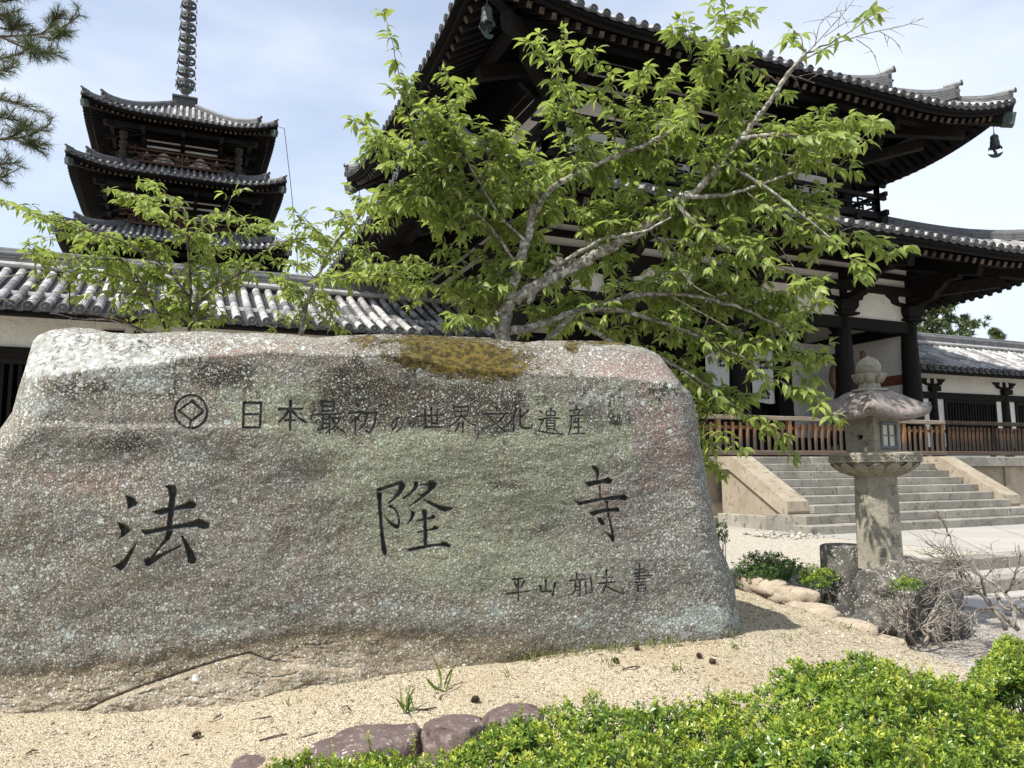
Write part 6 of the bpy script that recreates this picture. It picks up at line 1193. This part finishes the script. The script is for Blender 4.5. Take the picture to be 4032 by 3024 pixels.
# weeds, cones, fallen twigs ----------------------------------------------------
def mz(x, y): return float(mound_z(np.array([x]), np.array([y]))[0])
def onbed(px, py):
    d = ray(px, py); D = 4.5
    for _ in range(40): p = EYE+d*D; D += (p[2]-mz(p[0], p[1]))/max(.15, -d[2])*.5
    p = EYE+d*D; return np.array([p[0], p[1], mz(p[0], p[1])])
g = np.random.default_rng(77)
weeds = [(1615,2810,9,.16,'tall pale grass tuft by the gap between the dark stones'), (1755,2720,5,.2,'thin tall grass stems before the boulder middle'), (2400,2620,9,.06,'small green weed beside a pine cone'), (2660,2650,8,.07,'green weed tuft nearest the hedge top'), (2890,2560,7,.05,'small weed right of the two pine cones'), (2940,2550,7,.05,'little weed in the sand left of the kerb'), (2790,2470,12,.13,'dry grass tuft against the right foot of the boulder'), (3090,2520,8,.05,'weed seedling in the sand before the pale kerb'), (2240,2530,6,.13,'grass stems in front of the boulder foot'), (1140,2780,7,.06,'small grass tuft in the sand near the fallen twigs'), (2080,2600,9,.045,'grass tuft at the boulder foot left of the pine cone'), (1990,2660,6,.05,'weed seedling in the sand above the stones'), (3330,2480,8,.07,'weed tuft beside the kerb, before the hedge')]
for px, py, n, h, lab in weeds:
    p = onbed(px, py); P = np.tile(p, (n, 1))+g.normal(size=(n, 3))*np.array([.025, .025, 0]); A = unit(UPV+g.normal(size=(n, 3))*.38); L = h*g.uniform(.6, 1.3, n)
    o = leafmesh('grass_tuft', P, A, g.normal(size=(n, 3)), L, L*.06+.004, g.uniform(.2, .9, n), M['grass_blade'], None); tag(o, lab, 'weed', 'weeds in the sandy bed')
def cone_mesh(p, s, ax):
    mb = MB(); ax = unit(np.array(ax, float)); a = unit(np.cross(ax, UPV+.01)); b = np.cross(ax, a); K = 46
    mb.tube([p-ax*s*.9, p, p+ax*s*.9], [s*.25, s*.5, s*.15], 8)
    for k in range(K):
        f = k/K; th = k*2.4; r = s*(.95*math.sin(math.pi*(.12+.8*f))**.8); q = p+ax*s*(-.9+1.8*f); d = a*math.cos(th)+b*math.sin(th); e = q+d*r+ax*s*.28; sd = unit(np.cross(d, ax)); w = s*.24
        mb.add([q+sd*w*.4, q-sd*w*.4, e-sd*w, e+sd*w, e+d*s*.06-sd*w*.5+ax*s*.1, e+d*s*.06+sd*w*.5+ax*s*.1], [(0, 1, 2, 3), (3, 2, 4, 5)])
    return mb
M['cone'] = simple('pine_cone_scale', (.05,.032,.022), (.10,.068,.048), 30, .8, .1, .002, 80, (.16,.12,.09), .5)
for px, py, s, lab in [(770,2905,.024,'black flattened pine cone alone on the sand at left'), (1868,2770,.026,'pine cone standing by the dark stones'), (2428,2612,.021,'pine cone beside the small green weed'), (2505,2560,.02,'pine cone on its stalk near the boulder foot'), (2756,2590,.020,'left one of two pine cones before the hedge'), (2808,2612,.022,'right one of two pine cones before the hedge')]:
    p = onbed(px, py)+UPV*s*.7; tag(cone_mesh(p, s, g.normal(size=3)*np.array([1, 1, .4])).build('pine_cone', M['cone']), lab, 'pine cone', 'fallen pine cones on the sand')
tw = [((840,2835),(870,2815)), ((990,2840),(1070,2825)), ((1020,2890),(1150,2850)), ((1085,2870),(1110,2900)), ((1170,2912),(1250,2890)), ((1020,2920),(1130,2895)), ((100,2975),(150,2960)), ((710,2982),(745,2975)), ((2450,2640),(2520,2630)), ((580,2948),(600,2940)), ((1345,2790),(1380,2800)), ((200,2890),(225,2885)), ((1640,2800),(1720,2790))]
lbs = ['short curved twig in the open sand', 'thin twig left of the twig heap', 'long fallen twig, upper one of the heap', 'small forked twig between the long ones', 'brown twig pointing at the dark stones', 'long low twig in the heap', 'twig near the lower left corner of the bed', 'short dark stick near the hedge left end', 'twig beside the weed and pine cone', 'tiny twig near the black pine cone', 'twig above the large flat stone', 'twig at the left foot of the boulder', 'thin twig above the blocky stone']
for ((a, b), (c, d)), lab in zip(tw, lbs):
    p, q = onbed(a, b), onbed(c, d); m = (p+q)/2+g.normal(size=3)*.008; mb = MB(); mb.tube([p+UPV*.006, m+UPV*.014, q+UPV*.008], [.004, .005, .003], 6); tag(mb.build('fallen_twig', M['grey_twig'] if g.random() < .6 else M['twig_bark'], None, True), lab, 'twig', 'fallen twigs on the sand')
# pebbles at the stair foot
P_, F_, n0 = [], [], 0
ico = None
import bmesh
bmx = bmesh.new(); bmesh.ops.create_icosphere(bmx, subdivisions=1, radius=1.0); iv = np.array([v.co[:] for v in bmx.verts]); fi = np.array([[v.index for v in f.verts] for f in bmx.faces]); bmx.free(); rr = []
for i in range(80):
    x = g.uniform(9.0, 10.25); y = g.uniform(9.7, 10.9) if i < 120 else g.uniform(9.3, 12.3); s = g.uniform(.015, .05); V = iv*(1+.18*g.normal(size=(len(iv), 1)))*np.array([s*1.2, s, s*.75])+np.array([x, y, .5+s*.4]); P_.append(V); F_.append(fi+n0); n0 += len(iv); rr += [g.random()]*len(fi)
tag(link_mesh('pebbles', np.concatenate(P_), np.concatenate(F_).astype(np.int32), simple('river_pebble', (.25,.23,.2), (.40,.38,.33), 9, .8, .1, .003, 60, (.2,.2,.19), .4), None, True, rnd=rr), 'loose pale pebbles beside the stair foot', 'pebbles', kind='stuff')

# grit, needle litter and dry grass that lie all over the bed ---------------------
g = np.random.default_rng(91)
def scatter(n, x0, x1, y0, y1):
    x = g.uniform(x0, x1, n); y = g.uniform(y0, y1, n); return np.stack([x, y, mound_z(x, y)+.012*fbm(np.stack([x, y, 0*x], 1), 2.2, 4)+.006*fbm(np.stack([x, y, 0*x], 1), 9, 3)], 1)
oct_v = np.array([(1,0,0),(-1,0,0),(0,1,0),(0,-1,0),(0,0,1),(0,0,-1)], float); oct_f = np.array([(0,2,4),(2,1,4),(1,3,4),(3,0,4),(2,0,5),(1,2,5),(3,1,5),(0,3,5)])
P = np.concatenate([scatter(9000, -1.6, 3.4, 3.6, 5.6), scatter(3500, 2.5, 5.1, 3.7, 5.9)]); n = len(P); S = g.uniform(.002, .0065, n)*(1+1.5*(g.random(n) > .97)); V = P[:, None]+oct_v[None]*S[:, None, None]*g.uniform(.6, 1.4, (n, 1, 3))+UPV*(S*.3)[:, None, None]
F = (oct_f[None]+np.arange(n)[:, None, None]*6).reshape(-1, 3).astype(np.int32)
tag(link_mesh('grit', V.reshape(-1, 3), F, simple('sand_grit', (.34,.27,.18), (.58,.52,.42), 30, .9, 0, .003, 60, (.16,.12,.08), .55), None, False, rnd=np.repeat(g.random(n), 8)), 'coarse grit scattered over the sandy bed', 'grit', kind='stuff')
P = np.concatenate([scatter(1300, -1.2, 4.2, 3.7, 5.2), scatter(1500, 2.6, 5.1, 3.8, 5.9)]); n = len(P); a = g.uniform(0, 6.28, n); A = np.stack([np.cos(a), np.sin(a), g.normal(size=n)*.12], 1); L = g.uniform(.015, .06, n)
o = leafmesh('needle_litter', P+UPV*.004, A, np.tile(UPV, (n, 1)), L, .0028+0*L, g.random(n), simple('dead_pine_needles', (.13,.07,.035), (.24,.15,.08), 30, .9, 0, .003, 60, (.07,.045,.03), .5), None, True); tag(o, 'dead pine needles littering the sandy bed', 'litter', kind='stuff')
bx = np.concatenate([g.uniform(300, 2000, 150), g.uniform(2000, 2910, 420)]); by = np.interp(bx, [0, 152, 304, 608, 851, 1154, 1344, 1587, 1830, 2073, 2316, 2688, 2919], [2845, 2824, 2809, 2760, 2733, 2703, 2684, 2660, 2617, 2581, 2557, 2520, 2490])+g.uniform(-2, 26, len(bx)); Pb = np.array([onbed(x, y) for x, y in zip(bx, by)]); n = len(Pb); L = g.uniform(.02, .085, n)*np.where(bx > 2000, 1.1, .7)
o = leafmesh('dry_grass', Pb-UPV*.004, UPV+g.normal(size=(n, 3))*.35, g.normal(size=(n, 3)), L, L*.03+.002, np.clip(.75+g.normal(size=n)*.2, 0, 1), M['grass_blade'], None, True); tag(o, 'short dry grass fringing the foot of the boulder', 'grass', kind='stuff')
